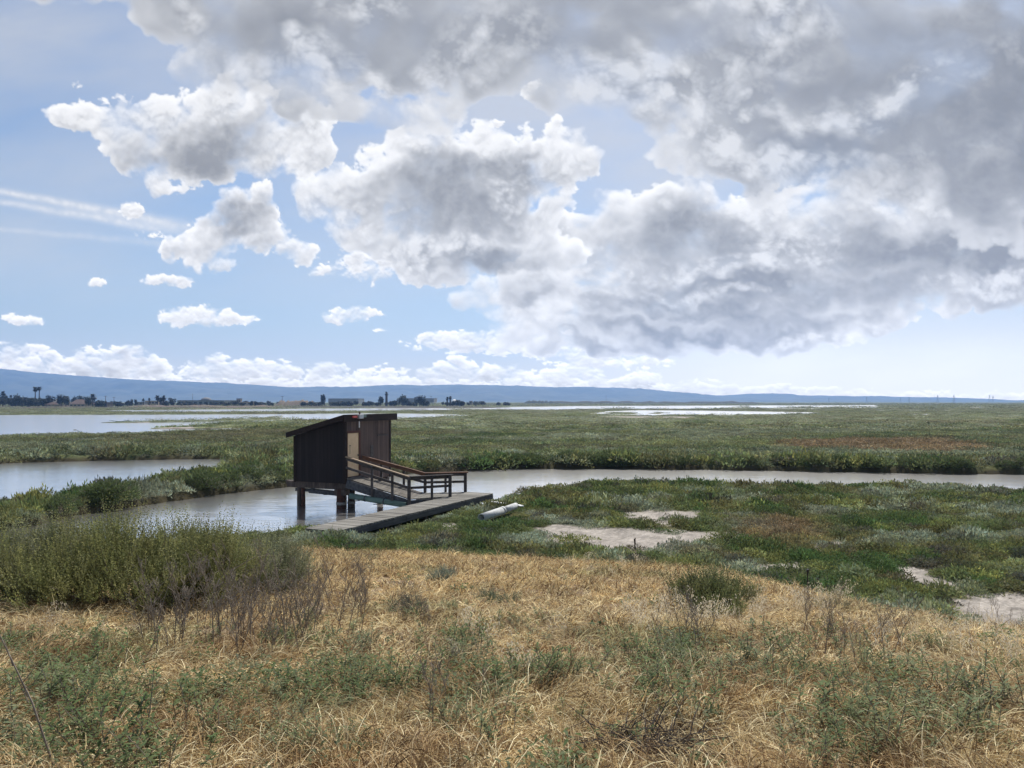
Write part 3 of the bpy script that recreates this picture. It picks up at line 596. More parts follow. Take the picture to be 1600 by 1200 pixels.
def cushion(n, rad, h, L, w, subs):
    """low cushion of marsh plants: several small rounded tufts thick with short fleshy leaves"""
    V, F, C = [], [], []
    sm = []
    for _ in range(subs):
        a = RS.uniform(0, 6.283); r = rad * .8 * math.sqrt(RS.rand()); sm.append((r * math.cos(a), r * math.sin(a), rad * RS.uniform(.22, .5), h * RS.uniform(.45, 1.0) * (1 - .45 * (r / rad) ** 2), RS.uniform(.72, 1.25)))
    for i in range(n):
        cx, cy, sr, sh, tone = sm[RS.randint(subs)]; a = RS.uniform(0, 6.283); ph = math.acos(RS.uniform(-.05, 1)); nx = np.array((math.sin(ph) * math.cos(a), math.sin(ph) * math.sin(a), math.cos(ph)))
        p = np.array((cx + nx[0] * sr, cy + nx[1] * sr, max(.0, sh * nx[2] * RS.uniform(.8, 1.03)))); d = nx + RS.normal(0, .45, 3) + np.array((0, 0, .35)); d /= np.linalg.norm(d) + 1e-9
        s = np.cross(d, RS.normal(0, 1, 3)); s /= np.linalg.norm(s) + 1e-9; l = L * RS.uniform(.6, 1.5); ww = w * RS.uniform(.7, 1.4); q = len(V); c = tone * RS.uniform(.6, 1.4); k = RS.uniform(-.14, .14)
        V += [p - s * ww * .6, p + d * l * .55 - s * ww, p + d * l, p + d * l * .55 + s * ww]; F.append((q, q + 1, q + 2, q + 3)); C += [(c * (1 + k), c, c * (1 - k), 1)] * 4
    return V, F, C
def scatter(name, x, y, z, rotz, scl, idx, tint, meshes, label, cat, tilt=0.12):
    n = len(x)
    me = bpy.data.meshes.new(name); me.vertices.add(n); me.vertices.foreach_set('co', np.stack([x, y, z], 1).astype(np.float32).ravel())
    for k, typ, arr in (('rot', 'FLOAT_VECTOR', np.stack([RS.normal(0, tilt, n), RS.normal(0, tilt, n), rotz], 1)), ('scl', 'FLOAT_VECTOR', scl), ('pick', 'INT', idx), ('tint', 'FLOAT_COLOR', np.concatenate([tint, np.ones((n, 1))], 1))):
        a = me.attributes.new(k, typ, 'POINT'); a.data.foreach_set({'FLOAT_COLOR': 'color', 'FLOAT_VECTOR': 'vector'}.get(typ, 'value'), np.asarray(arr, np.int32 if typ == 'INT' else np.float32).ravel())
    o = link(name, me)
    src = bpy.data.collections.new(name + '_kinds')
    for i, m in enumerate(meshes):
        s = bpy.data.objects.new('%s_tuft_%02d' % (name, i), m); src.objects.link(s)
    ng = bpy.data.node_groups.new(name + '_scatter', 'GeometryNodeTree')
    ng.interface.new_socket('Geometry', in_out='INPUT', socket_type='NodeSocketGeometry'); ng.interface.new_socket('Geometry', in_out='OUTPUT', socket_type='NodeSocketGeometry')
    gi = ng.nodes.new('NodeGroupInput'); go = ng.nodes.new('NodeGroupOutput')
    ci = ng.nodes.new('GeometryNodeCollectionInfo'); ci.inputs['Collection'].default_value = src; ci.inputs['Separate Children'].default_value = True; ci.inputs['Reset Children'].default_value = True
    ip = ng.nodes.new('GeometryNodeInstanceOnPoints'); ip.inputs['Pick Instance'].default_value = True
    def na(nm, typ):
        q = ng.nodes.new('GeometryNodeInputNamedAttribute'); q.data_type = typ; q.inputs['Name'].default_value = nm; return q.outputs['Attribute']
    e2r = ng.nodes.new('FunctionNodeEulerToRotation'); ng.links.new(na('rot', 'FLOAT_VECTOR'), e2r.inputs[0])
    ng.links.new(gi.outputs[0], ip.inputs['Points']); ng.links.new(ci.outputs[0], ip.inputs['Instance']); ng.links.new(na('pick', 'INT'), ip.inputs['Instance Index'])
    ng.links.new(e2r.outputs[0], ip.inputs['Rotation']); ng.links.new(na('scl', 'FLOAT_VECTOR'), ip.inputs['Scale']); ng.links.new(ip.outputs[0], go.inputs[0])
    md = o.modifiers.new('scatter', 'NODES'); md.node_group = ng
    tag(o, label, cat, kind='stuff'); return o
def fan(n, y0, y1, margin=3.5):
    """n random ground points over the part of the ground the view can reach between the distances y0 and y1"""
    y = np.sqrt(RS.uniform(y0 * y0, y1 * y1, n)); x = RS.uniform(-1, 1, n) * (y * 0.73 + margin); return x, y
def mk(name, data, mat):
    V, F, C = data; return mesh_np(name, np.array(V), np.array(F), mat, {'col': ('FLOAT_COLOR', np.array(C))}, True)

WALK_A, WALK_B = np.array((-6.25, 25.15)), np.array((-1.45, 35.3))     # centre line of the boardwalk
def off_walk(x, y, half):
    d = WALK_B - WALK_A; t = np.clip(((x - WALK_A[0]) * d[0] + (y - WALK_A[1]) * d[1]) / d.dot(d), 0, 1)
    return np.hypot(x - WALK_A[0] - t * d[0], y - WALK_A[1] - t * d[1]) > half
def walk_side(x, y):
    """the strip along the levee side of the boardwalk, where its side boards stand clear"""
    d = (WALK_B - WALK_A) / np.linalg.norm(WALK_B - WALK_A); s = (x - WALK_A[0]) * d[1] - (y - WALK_A[1]) * d[0]; t = (x - WALK_A[0]) * d[0] + (y - WALK_A[1]) * d[1]
    return (s > 0) & (s < 1.55) & (t > -.2) & (t < 10.5)
PIPE_A, PIPE_B = np.array(gp(752, 809, .62)), np.array(gp(806, 792, .62)); PIPE_D = (PIPE_B - PIPE_A) / np.linalg.norm(PIPE_B - PIPE_A)
def build_marsh():
    lods = [(13.0, 30.0, 11.0, [mk('pickleweed_tuft', cushion(340, .36, .24, .060, .0105, 8), M_MARSH) for _ in range(4)], 0.20),
            (30.0, 50.0, 5.5, [mk('pickleweed_tuft', cushion(280, .50, .29, .085, .016, 8), M_MARSH) for _ in range(4)], 0.30),
            (50.0, 120.0, 1.5, [mk('pickleweed_mound', cushion(260, 1.05, .40, .15, .032, 9), M_MARSH) for _ in range(4)], 0.55),
            (120.0, 450.0, 0.13, [mk('pickleweed_swath', cushion(220, 2.5, .36, .28, .085, 12), M_MARSH) for _ in range(3)], 1.8),
            (450.0, 1500.0, 0.009, [mk('pickleweed_swath', cushion(150, 8.0, .40, .55, .32, 14), M_MARSH) for _ in range(3)], 6.0)]
    XS, YS, ZS, SCL, IDX, ms = [], [], [], [], [], []
    for y0, y1, dens, meshes, gap in lods:
        n = int(dens * (0.73 * (y1 * y1 - y0 * y0) + 7 * (y1 - y0))); x, y = fan(n, y0, y1)
        d = shore(x, y); z, t = ground_z(x, y, d); sand = zone(x, y, SAND, 3.0)
        k = (d > gap * 0.45) & (t < 0.02) & ((sand < -.12 - gap * 0.35) | ((RS.rand(n) < .05) & (sand < .8))) & off_walk(x, y, 0.90 + gap * .4) & ~((np.hypot(x - (PIPE_A[0] + PIPE_B[0]) / 2, y - (PIPE_A[1] + PIPE_B[1]) / 2) < np.linalg.norm(PIPE_B - PIPE_A) / 2 + .2) & (np.abs((x - PIPE_A[0]) * PIPE_D[1] - (y - PIPE_A[1]) * PIPE_D[0] - .15) < .50)) & ~(walk_side(x, y) & (RS.rand(n) < .97))
        bare = fbm(x / 2.0, y / 2.0, 3, 431) > 0.34
        k &= ~(bare & (y < 50) & (RS.rand(n) < 0.5))
        x, y, z, d = x[k], y[k], z[k], d[k]
        m = len(x); hgt = 0.55 + 1.1 * np.clip(nb(x, y, 2.2, 4, 441) + 0.25, 0, 1) + 0.5 * RS.rand(m) ** 2
        bank = sstep(3.0, 0.6, d) * far_bank(x, y) * sstep(110, 70, y); hgt *= (0.85 + 0.45 * bank) * (1 - 0.35 * (1 - far_bank(x, y)) * sstep(1.6, .4, d))
        hgt *= (1 - 0.62 * sstep(85, 200, y)) * (1 - .32 * sstep(50, 62, y) * (1 - bank))
        s = RS.uniform(0.65, 1.55, m)
        XS.append(x); YS.append(y); ZS.append(z - 0.02); SCL.append(np.stack([s, s, s * hgt], 1)); IDX.append(RS.randint(0, len(meshes), m) + len(ms)); ms += meshes
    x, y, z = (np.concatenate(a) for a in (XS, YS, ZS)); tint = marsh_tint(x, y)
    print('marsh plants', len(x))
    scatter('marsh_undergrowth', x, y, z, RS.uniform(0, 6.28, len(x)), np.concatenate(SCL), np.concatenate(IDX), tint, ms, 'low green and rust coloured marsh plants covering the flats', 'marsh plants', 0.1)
build_marsh()

STRAW = [(0.56, 0.45, 0.29), (0.44, 0.33, 0.20), (0.68, 0.58, 0.41), (0.31, 0.215, 0.13), (0.50, 0.385, 0.24), (0.20, 0.13, 0.082), (0.84, 0.77, 0.62), (0.80, 0.72, 0.55), (0.16, 0.105, 0.068)]
def forb(n, rad, L, w):
    V, F, C = [], [], []
    for i in range(n):
        a = RS.uniform(0, 6.283); r = rad * math.sqrt(RS.rand()); p = np.array((r * math.cos(a), r * math.sin(a), RS.uniform(0, .10))); la = RS.uniform(0, 6.283); d = np.array((math.cos(la), math.sin(la), RS.uniform(.1, 1.2))); d /= np.linalg.norm(d)
        s = np.cross(d, (0, 0, 1.0)); s /= np.linalg.norm(s) + 1e-6; l = L * RS.uniform(.6, 1.5); sh = RS.uniform(.7, 1.3); b = len(V)
        V += [p, p + d * l * .5 - s * w, p + d * l - np.array((0, 0, .3 * l)), p + d * l * .5 + s * w]; F.append((b, b + 1, b + 2, b + 3)); C += [(sh, sh, sh, 1)] * 4
    return V, F, C
def build_grass():
    lods = [(2.6, 7.0, 135.0, [mk('grass_tuft', grass_clump(48, .12, .10, .33, .0028, 5, 2.1, STRAW), M_GRASS) for _ in range(6)]),
            (7.0, 12.0, 60.0, [mk('grass_tuft', grass_clump(40, .14, .10, .26, .0046, 4, 2.1, STRAW), M_GRASS) for _ in range(5)]),
            (12.0, 24.0, 30.0, [mk('grass_tuft', grass_clump(34, .19, .10, .28, .0075, 3, 1.3, STRAW), M_GRASS) for _ in range(5)])]
    XS, YS, ZS, SCL, IDX, TI, ms = [], [], [], [], [], [], []
    for y0, y1, dens, meshes in lods:
        n = int(dens * (0.70 * (y1 * y1 - y0 * y0) + 6.0 * (y1 - y0))); x, y = fan(n, y0, y1)
        z, t = ground_z(x, y); cov = fbm(x / 0.8, y / 0.8, 4, 701)
        k = (t > 0.012 + 0.05 * RS.rand(n) ** 2) & (RS.rand(n) < 0.86 + 0.5 * cov)
        x, y, z, t = x[k], y[k], z[k], t[k]; m = len(x)
        h = 0.62 + 0.85 * np.clip(0.45 + fbm(x / 1.6, y / 1.6, 4, 711), 0, 1) * (1 - 0.4 * sstep(8, 15, y)); s = RS.uniform(.8, 1.3, m)
        XS.append(x); YS.append(y); ZS.append(z); SCL.append(np.stack([s, s, s * h], 1)); IDX.append(RS.randint(0, len(meshes), m) + len(ms)); ms += meshes
        c = fbm(x / 1.1, y / 1.1, 5, 721); c2 = fbm(x / 2.5, y / 2.5, 4, 731)
        far = sstep(7, 13, y)[:, None]
        base = np.array((1.30, 1.27, 1.17)) * (1 - far) + np.array((1.26, 1.19, 1.04)) * far
        redd = sstep(0.0, 0.35, c)[:, None] * (1 - .6 * far); base = base * (1 - redd * .6) + np.array((0.70, 0.52, 0.39)) * redd * .6
        gr = sstep(0.12, 0.4, c2)[:, None]; base = base * (1 - gr * .55) + np.array((0.52, 0.62, 0.44)) * gr * .55
        TI.append(base * np.array((1.0, 1.0, 0.88)) * (0.48 + 0.75 * RS.rand(m, 1)))
    # low green growth between the straw
    for y0, y1, dens, meshes in ((2.6, 8.0, 60.0, [mk('green_tuft', forb(26, .10, .045, .0075), M_GRASS) for _ in range(4)]), (8.0, 22.0, 16.0, [mk('green_tuft', forb(20, .13, .055, .011), M_GRASS) for _ in range(3)])):
        n = int(dens * (0.70 * (y1 * y1 - y0 * y0) + 6.0 * (y1 - y0))); x, y = fan(n, y0, y1); z, t = ground_z(x, y)
        g = fbm(x / 1.3, y / 1.3, 4, 751) + .35 * fbm(x / .4, y / .4, 3, 757); k = (t > .05) & (g > .10 + .25 * RS.rand(n) + .22 * sstep(6, 13, y)); x, y, z = x[k], y[k], z[k]; m = len(x)
        s = RS.uniform(.7, 1.5, m); XS.append(x); YS.append(y); ZS.append(z + .02 + .10 * RS.rand(m)); SCL.append(np.stack([s, s, s], 1)); IDX.append(RS.randint(0, len(meshes), m) + len(ms)); ms += meshes
        q = RS.rand(m, 1); TI.append((np.array((.085, .135, .045)) * q + np.array((.135, .155, .080)) * (1 - q)) * (.7 + .6 * RS.rand(m, 1)))
    x, y, z, ti = (np.concatenate(a) for a in (XS, YS, ZS, TI))
    print('grass tufts', len(x))
    flow = 3.2 * fbm(x / 1.7, y / 1.7, 4, 741) * 2.2 + 0.4 + RS.normal(0, 1.0, len(x))
    scatter('dry_grass', x, y, z, flow, np.concatenate(SCL), np.concatenate(IDX), ti, ms, 'dry straw coloured grass covering the levee slope', 'grass', 0.15)
build_grass()

# ------------------------------------------------------------------ the hut on posts, its ramp and the boardwalk
M_WALL = wood_mat('shaded_siding', (0.009, 0.007, 0.008), (0.030, 0.023, 0.022), 'Z', 0.85, 0.2, 'Y', 10)  # same siding as the front wall, its shade put into a darker colour
M_WALLX = wood_mat('shaded_siding_side', (0.009, 0.007, 0.008), (0.030, 0.023, 0.022), 'Z', 0.85, 0.2, 'X', 10)  # likewise darkened for shade, boards parted along X
M_FRONT = wood_mat('worn_brown_siding', (0.032, 0.022, 0.019), (0.130, 0.090, 0.075), 'Z', 0.85, 0.2, 'Y', 8)
M_ROOF = simple_mat('tar_roofing', (0.010, 0.009, 0.009), (0.03, 0.027, 0.026), 7, 0.9)
M_FASCIA = wood_mat('fascia_wood', (0.010, 0.007, 0.006), (0.032, 0.021, 0.018), 'Y', 0.85)
M_TRIM = wood_mat('red_brown_trim', (0.06, 0.022, 0.015), (0.11, 0.045, 0.03), 'Z', 0.75)
M_DOOR = simple_mat('tan_door_paint', (0.60, 0.42, 0.235), (0.70, 0.50, 0.30), 3.0, 0.6, bstr=0.1)
M_RAIL = wood_mat('rail_wood', (0.035, 0.030, 0.029), (0.10, 0.088, 0.082), 'X', 0.8)
M_RAILCAP = wood_mat('rail_cap_wood', (0.17, 0.115, 0.075), (0.33, 0.25, 0.17), 'X', 0.7)
M_RAILRED = wood_mat('rail_red_wood', (0.09, 0.04, 0.025), (0.22, 0.12, 0.075), 'X', 0.7)
M_DECK = wood_mat('weathered_deck', (0.085, 0.081, 0.071), (0.27, 0.257, 0.228), 'X', 0.85, 0.14581, 'Y', 7)
M_RAMPDECK = wood_mat('worn_ramp_deck', (0.06, 0.054, 0.046), (0.17, 0.155, 0.135), 'Y', 0.85, 0, 'X', 7)
M_SIDE = wood_mat('grey_side_board', (0.030, 0.031, 0.035), (0.10, 0.102, 0.108), 'Y', 0.85)
M_POST = simple_mat('tarred_pile', (0.03, 0.022, 0.018), (0.11, 0.085, 0.07), 6, 0.8, (1, 1, 0.25))
M_RUST = simple_mat('rust_stained_pile', (0.030, 0.017, 0.013), (0.11, 0.048, 0.032), 7, 0.85)
M_CONC = simple_mat('concrete_cap', (0.16, 0.15, 0.14), (0.30, 0.285, 0.26), 9, 0.9)
M_GALV = simple_mat('grey_metal', (0.34, 0.36, 0.36), (0.48, 0.50, 0.50), 12, 0.5, metallic=0.3)
M_GREENPIPE = simple_mat('green_pipe_paint', (0.085, 0.145, 0.12), (0.15, 0.215, 0.185), 5, 0.6)
M_PIPE = simple_mat('pale_pipe', (0.30, 0.31, 0.31), (0.55, 0.56, 0.55), 5, 0.6)
M_WHITE = simple_mat('white_paint', (0.66, 0.66, 0.64), (0.80, 0.80, 0.78), 6, 0.6)
M_REDP = simple_mat('red_paint', (0.42, 0.055, 0.05), (0.55, 0.09, 0.08), 8, 0.5)
M_BLACK = simple_mat('black_metal', (0.015, 0.015, 0.016), (0.04, 0.04, 0.042), 15, 0.5)

HUT_X, HUT_Y = 2.80, 3.69
def build_hut():
    root = empty('stilt_hut', (-7.37, 34.0, 0), math.atan2(-0.39, 0.92))
    tag(root, 'dark brown wooden hut on posts over the channel, slanted roof and tan door', 'hut')
    def top(x): return 3.96 + x * 0.266           # underside of the roof at local x
    z0 = 1.15
    def wall(name, a, b, mat, t=0.09, inner=1):
        m = MB(); (x0, y0), (x1, y1) = a, b; d = Vector((x1 - x0, y1 - y0, 0)).normalized(); n = Vector((-d.y, d.x, 0)) * t * inner
        vs = [Vector((x0, y0, z0)), Vector((x1, y1, z0)), Vector((x1, y1, top(x1))), Vector((x0, y0, top(x0)))]
        vs += [v + n for v in vs]
        m.add(vs, ((0, 1, 2, 3), (7, 6, 5, 4), (0, 4, 5, 1), (1, 5, 6, 2), (2, 6, 7, 3), (3, 7, 4, 0))); return m.build(name, mat, root)
    wall('side_wall', (-HUT_X, 0), (0, 0), M_WALLX)
    wall('back_wall', (-HUT_X, HUT_Y), (-HUT_X, 0.09), M_WALL)
    wall('far_wall', (-0.09, HUT_Y), (-HUT_X + 0.09, HUT_Y), M_WALLX)
    # front wall round the door opening
    D0, D1, DZ0, DZ1 = 0.10, 1.08, 1.42, 3.42
    m = MB()
    m.box((-0.09, 0.09, z0), (0, D0, top(-0.09))); m.box((-0.09, D1, z0), (0, HUT_Y, top(-0.09))); m.box((-0.09, D0, DZ1), (0, D1, top(-0.09))); m.box((-0.09, D0, z0), (0, D1, DZ0))
    fr = m.build('front_wall', M_FRONT, root)
    m = MB(); m.box((0.002, 2.55, 3.16), (0.03, 3.45, 3.22)); m.build('trim_strip', M_RAIL, fr)
    m = MB(); m.box((0.002, 1.95, 2.05), (0.014, 2.20, 2.75)); m.build('worn_patch', M_RAIL, fr)
    m = MB(); m.box((0.002, 1.90, 1.98), (0.05, 2.32, 2.04)); m.build('ledge', M_GALV, fr)
    m = MB(); m.box((-0.05, D0 + .05, DZ0 + 0.01), (-0.012, D1 - .05, DZ1 - .05)); door = m.build('door', M_DOOR, root, bevel=0.006)
    m = MB(); m.box((-0.088, D0, DZ0), (0.022, D0 + .045, DZ1)); m.box((-0.088, D1 - .045, DZ0), (0.022, D1, DZ1)); m.box((-0.088, D0 + .045, DZ1 - .045), (0.022, D1 - .045, DZ1)); m.box((0.003, D1, DZ0), (0.024, D1 + .06, DZ1 + .06)); m.box((0.003, D0 - .06, DZ1), (0.024, D1, DZ1 + .06)); m.build('door_frame', M_TRIM, root)
    m = MB(); m.tube([(-0.012, D1 - .14, 2.36), (0.03, D1 - .14, 2.36)], .02, 8); m.tube([(0.03, D1 - .14, 2.36), (0.075, D1 - .14, 2.36)], [.035, .03], 10); m.build('handle', M_BLACK, door)
    for zz in (1.7, 2.4, 3.15):
        m = MB(); m.tube([(-0.005, D0 + .055, zz - .05), (-0.005, D0 + .055, zz + .05)], .012, 6); m.build('hinge', M_BLACK, door)
    m = MB(); m.box((-0.012, 0.34, 2.45), (-0.006, 0.36, 2.85)); m.box((-0.012, 0.31, 2.80), (-0.006, 0.41, 2.83)); m.build('scratch_mark', M_RAIL, door)
    for cx, cy, ax in ((0.0, 0.0, 0), (0.0, HUT_Y, 1), (-HUT_X, 0.0, 2)):
        m = MB()
        if ax == 0: m.box((-0.10, -0.028, z0 - .02), (0.026, -0.002, top(-.1) - .01)); m.box((0.002, -0.002, z0 - .02), (0.026, 0.085, top(0) - .03))
        elif ax == 1: m.box((0.002, HUT_Y - .11, z0 - .02), (0.026, HUT_Y + .03, top(0) - .03))
        else: m.box((-HUT_X - .028, -0.028, z0 - .02), (-HUT_X + .10, -0.002, top(-HUT_X) - .01))
        m.build('corner_board', M_FASCIA, root)
    # roof: slab, fascia boards, rafters
    X0, X1, Y0, Y1 = -3.04, 0.10, -0.30, 4.14
    rz = lambda x: 4.21 + (x - 0.10) * 0.266
    m = MB()
    vs = [Vector((x, y, rz(x) + dz)) for dz in (-0.13, 0) for x, y in ((X0, Y0), (X1, Y0), (X1, Y1), (X0, Y1))]
    m.add(vs, ((0, 3, 2, 1), (4, 5, 6, 7), (0, 1, 5, 4), (1, 2, 6, 5), (2, 3, 7, 6), (3, 0, 4, 7))); roof = m.build('roof', M_ROOF, root)
    m = MB(); m.box((X1 - .05, Y0 + .02, rz(X1) - .32), (X1 + .015, Y1 + .012, rz(X1) - .02)); m.build('fascia', M_FASCIA, roof)
    for yy in (Y0 - .012, Y1 - .035):
        m = MB(); vs = [Vector((x, y, rz(x) + dz)) for dz in (-0.24, -0.015) for x, y in ((X0 + .02, yy), (X1 - .052, yy), (X1 - .052, yy + .045), (X0 + .02, yy + .045))]
        m.add(vs, ((0, 3, 2, 1), (4, 5, 6, 7), (0, 1, 5, 4), (1, 2, 6, 5), (2, 3, 7, 6), (3, 0, 4, 7)))
        m.build('rake_board', M_FASCIA, roof)
    for k in range(5):
        m = MB(); y = 0.35 + k * 0.78; m.beam((X0 + .05, y, rz(X0 + .05) - .20), (-HUT_X - 0.01, y, rz(-HUT_X) - .20), .05, .13); m.build('rafter', M_FASCIA, roof)
    # floor framing
    m = MB(); m.box((-HUT_X + .1, .1, 1.22), (-.1, HUT_Y - .1, 1.40)); m.build('floor', M_FASCIA, root)
    for y in (0.18, 1.85, 3.45):
        m = MB(); m.box((-3.30 if y < 1 else -2.9, y - .09, 0.86), (0.05, y + .09, 1.14)); m.build('floor_beam', M_POST, root)
    m = MB(); m.box((-3.62, 0.42, 0.92), (-2.2, 0.62, 1.13)); m.build('floor_beam', M_POST, root)
    for (x, y, r, mt) in ((-2.66, .18, .10, M_POST), (-2.46, .20, .095, M_RUST), (-0.36, .18, .20, M_RUST), (-0.12, .62, .16, M_POST), (-0.40, 3.4, .15, M_RUST), (-2.6, 3.4, .14, M_POST), (-1.4, 1.85, .13, M_POST)):
        m = MB(); zz = [-0.9, -0.1, 0.3, 0.88 if y < 3 else .85]; m.tube([(x + RS.uniform(-.01, .01), y, q) for q in zz], [r * 1.08, r * 1.05, r, r * .97], 14); p = m.build('post', mt, root, True)
        if r > .12 and y < 3:
            m = MB(); m.tube([(x, y, .18), (x, y, .30)], r * 1.12, 14); m.build('collar', M_CONC, p, True)
    m = MB(); m.box((-0.62, .02, 0.62), (-.02, .36, 0.86)); m.build('post_cap', M_POST, root)
    # pipes and bracing slung under the floor
    m = MB(); m.beam((-2.95, .30, .74), (-1.75, .28, .74), .09, .14); m.beam((-2.15, .28, .72), (-0.30, .20, .66), .16, .20); m.build('brace', M_SIDE, root)
    m = MB(); m.tube([(-2.0, .34, 1.14), (-2.0, .34, .80), (-1.92, .34, .70)], .085, 10); m.build('drain_pipe', M_GREENPIPE, root, True)
    m = MB(); m.tube([(-1.25, .1, .60), (-0.95, .0, .62)], .02, 6); m.build('hanger', M_BLACK, root)
    # lamp bracket on the roof corner
    lampz = rz(X1) - .12
    m = MB(); m.box((X1 + .02, .72, lampz - .07), (X1 + .15, 1.05, lampz + .11)); lf = m.build('roof_light', M_GALV, root, bevel=.01)
    m = MB(); m.box((X1 + .03, 1.05, lampz - .02), (X1 + .13, 1.30, lampz + .10)); m.build('lamp_head', M_GREENPIPE, lf, bevel=.01)
    m = MB(); m.box((X1 + .03, .30, lampz - .03), (X1 + .11, .62, lampz + .05)); m.build('lamp_head', M_REDP, lf, bevel=.01)
    m = MB(); m.tube([(X1 + .08, .62, lampz), (X1 + .08, .72, lampz)], .02, 6); m.build('bracket', M_TRIM, lf); m = MB(); m.tube([(X1 + .07, .84, lampz + .11), (X1 + .07, .84, lampz + .24)], .035, 8); m.build('photo_cell', M_TRIM, lf)
    m = MB(); m.tube([(X1 + .05, .84, lampz - .20), (X1 + .05, .84, lampz - .48)], .028, 8); m.build('conduit', M_WHITE, lf)
build_hut()

def build_ramp():
    N0, N1, N2 = Vector((-7.30, 33.95, 1.40)), Vector((-4.40, 33.10, 0.60)), Vector((-2.72, 33.98, 0.60))
    F0, F1, F2 = Vector((-6.86, 35.15, 1.40)), Vector((-4.00, 35.25, 0.60)), Vector((-2.15, 35.62, 0.60))
    org = Vector((-4.2, 34.2, 0)); root = empty('access_ramp', org)
    tag(root, 'wooden ramp with railings sloping from the hut door down to the boardwalk', 'ramp')
    L = lambda v: v - org
    def slab(name, a, b, c, d, th, mat):
        m = MB(); vs = [L(p) for p in (a, b, c, d)]; vs += [v - Vector((0, 0, th)) for v in vs]
        m.add(vs, ((0, 1, 2, 3), (7, 6, 5, 4), (0, 4, 5, 1), (1, 5, 6, 2), (2, 6, 7, 3), (3, 7, 4, 0))); return m.build(name, mat, root)
    # deck boards laid across
    def boards(name, a, b, c, d, n):
        m = MB()
        for k in range(n):
            t0, t1 = k / n, (k + 0.94) / n; j = RS.uniform(-.004, .004); s = RS.uniform(.8, 1.2)
            q = [a.lerp(b, t0), a.lerp(b, t1), d.lerp(c, t1), d.lerp(c, t0)]; vs = [L(p) + Vector((0, 0, j)) for p in q]; vs += [v - Vector((0, 0, .045)) for v in vs]
            m.add(vs, ((0, 1, 2, 3), (7, 6, 5, 4), (0, 4, 5, 1), (1, 5, 6, 2), (2, 6, 7, 3), (3, 7, 4, 0)))
        return m.build(name, M_RAMPDECK if name == 'ramp_deck' else M_DECK, root)
    boards('ramp_deck', N0, N1, F1, F0, 22); boards('landing_deck', N1, N2, F2, F1, 13)
    def edge(name, a, b, off):
        m = MB(); d = Vector((0, 0, -.24)); m.beam(L(a) + d + off, L(b) + d + off, .055, .36); return m.build(name, M_SIDE, root)
    o1 = Vector((-.012, -.045, 0)); o2 = Vector((.02, -.045, 0))
    edge('side_board', N0, N1, o1); edge('side_board', N1, N2, o2); edge('side_board', F0, F1, Vector((0, .045, 0))); edge('side_board', F1, F2, Vector((0, .045, 0)))
    def post(p, h, w=.09, dn=.42, mat=M_RAIL):
        m = MB(); m.box((p.x - w / 2, p.y - w / 2, p.z - dn), (p.x + w / 2, p.y + w / 2, p.z + h)); return m.build('post', mat, root, bevel=.005)
    near = [N0.lerp(N1, t) for t in (0.42, 0.74)] + [N1]
    for i, p in enumerate(near): post(L(p) + Vector((-.02, -.115, 0)), .93, .105 if i < 2 else .14, .40 if i < 2 else .62)
    for t in (.52, .97): post(L(N1.lerp(N2, t)) + Vector((.04, -.10, 0)), .93, .105 if t < .9 else .14, .40 if t < .9 else .10)
    for t in (.30, .66): post(L(F0.lerp(F1, t)) + Vector((0, .115, 0)), .87, .105, .40, M_RAIL)
    post(L(F1) + Vector((0, .115, 0)), .87, .13, .62)
    for t in (.50, .99): post(L(F1.lerp(F2, t)) + Vector((0, .115, 0)), .87, .105 if t < .9 else .14, .12)
    def rail(name, a, b, z, w, h, mat, off):
        m = MB(); up = Vector((0, 0, z)); m.beam(L(a) + up + off, L(b) + up + off, w, h); return m.build(name, mat, root, bevel=.004)
    nO, fO = Vector((-.02, -.055, 0)), Vector((0, .055, 0))
    rail('handrail', N0, N1, .955, .15, .045, M_RAILCAP, nO + Vector((0, -.03, 0))); rail('handrail', N1, N2.lerp(N1, -.07), .955, .15, .045, M_RAIL, nO + Vector((.03, -.03, 0)))
    rail('handrail', F0, F1, .90, .15, .045, M_RAILRED, fO); rail('handrail', F1, F2.lerp(F1, -.06), .90, .15, .045, M_RAILRED, fO)
    for a, b, o in ((N0, N1, nO), (F0, F1, fO), (N1, N2, nO), (F1, F2, fO)):
        rail('top_rail', a, b, .865 if o is nO else .81, .05, .13, M_RAILRED if o is fO and a is F0 else M_RAIL, o); rail('mid_rail', a, b, .47, .05, .11, M_RAIL, o)
    for t, s in ((.02, 0), (.55, 0)):
        p = L(N1.lerp(N2, t)); m = MB(); m.tube([(p.x, p.y + .35, -.8), (p.x, p.y + .35, p.z - .42)], .11, 10); m.build('support_pile', M_POST, root, True)
    m = MB(); a = Vector((-7.15, 33.92, .62)); b = Vector((-4.55, 33.02, .34)); m.tube([L(a), L(a.lerp(b, .5)), L(b)], .13, 12); gpn = m.build('green_pipe', M_GREENPIPE, root, True)
    for t in (.18, .55):
        q = L(a.lerp(b, t)); m = MB(); m.tube([(q.x - .3, q.y - .02, q.z - .15), (q.x + .02, q.y - .14, q.z - .12)], .018, 6); m.build('pipe_clamp', M_BLACK, gpn)
    for t in (.28, .62):
        q = L(a.lerp(b, t)); m = MB(); d = L(b) - L(a); d.normalize(); m.tube([q - d * .03, q + d * .03], .142, 12); m.build('joint_ring', M_SIDE, gpn, True)
build_ramp()

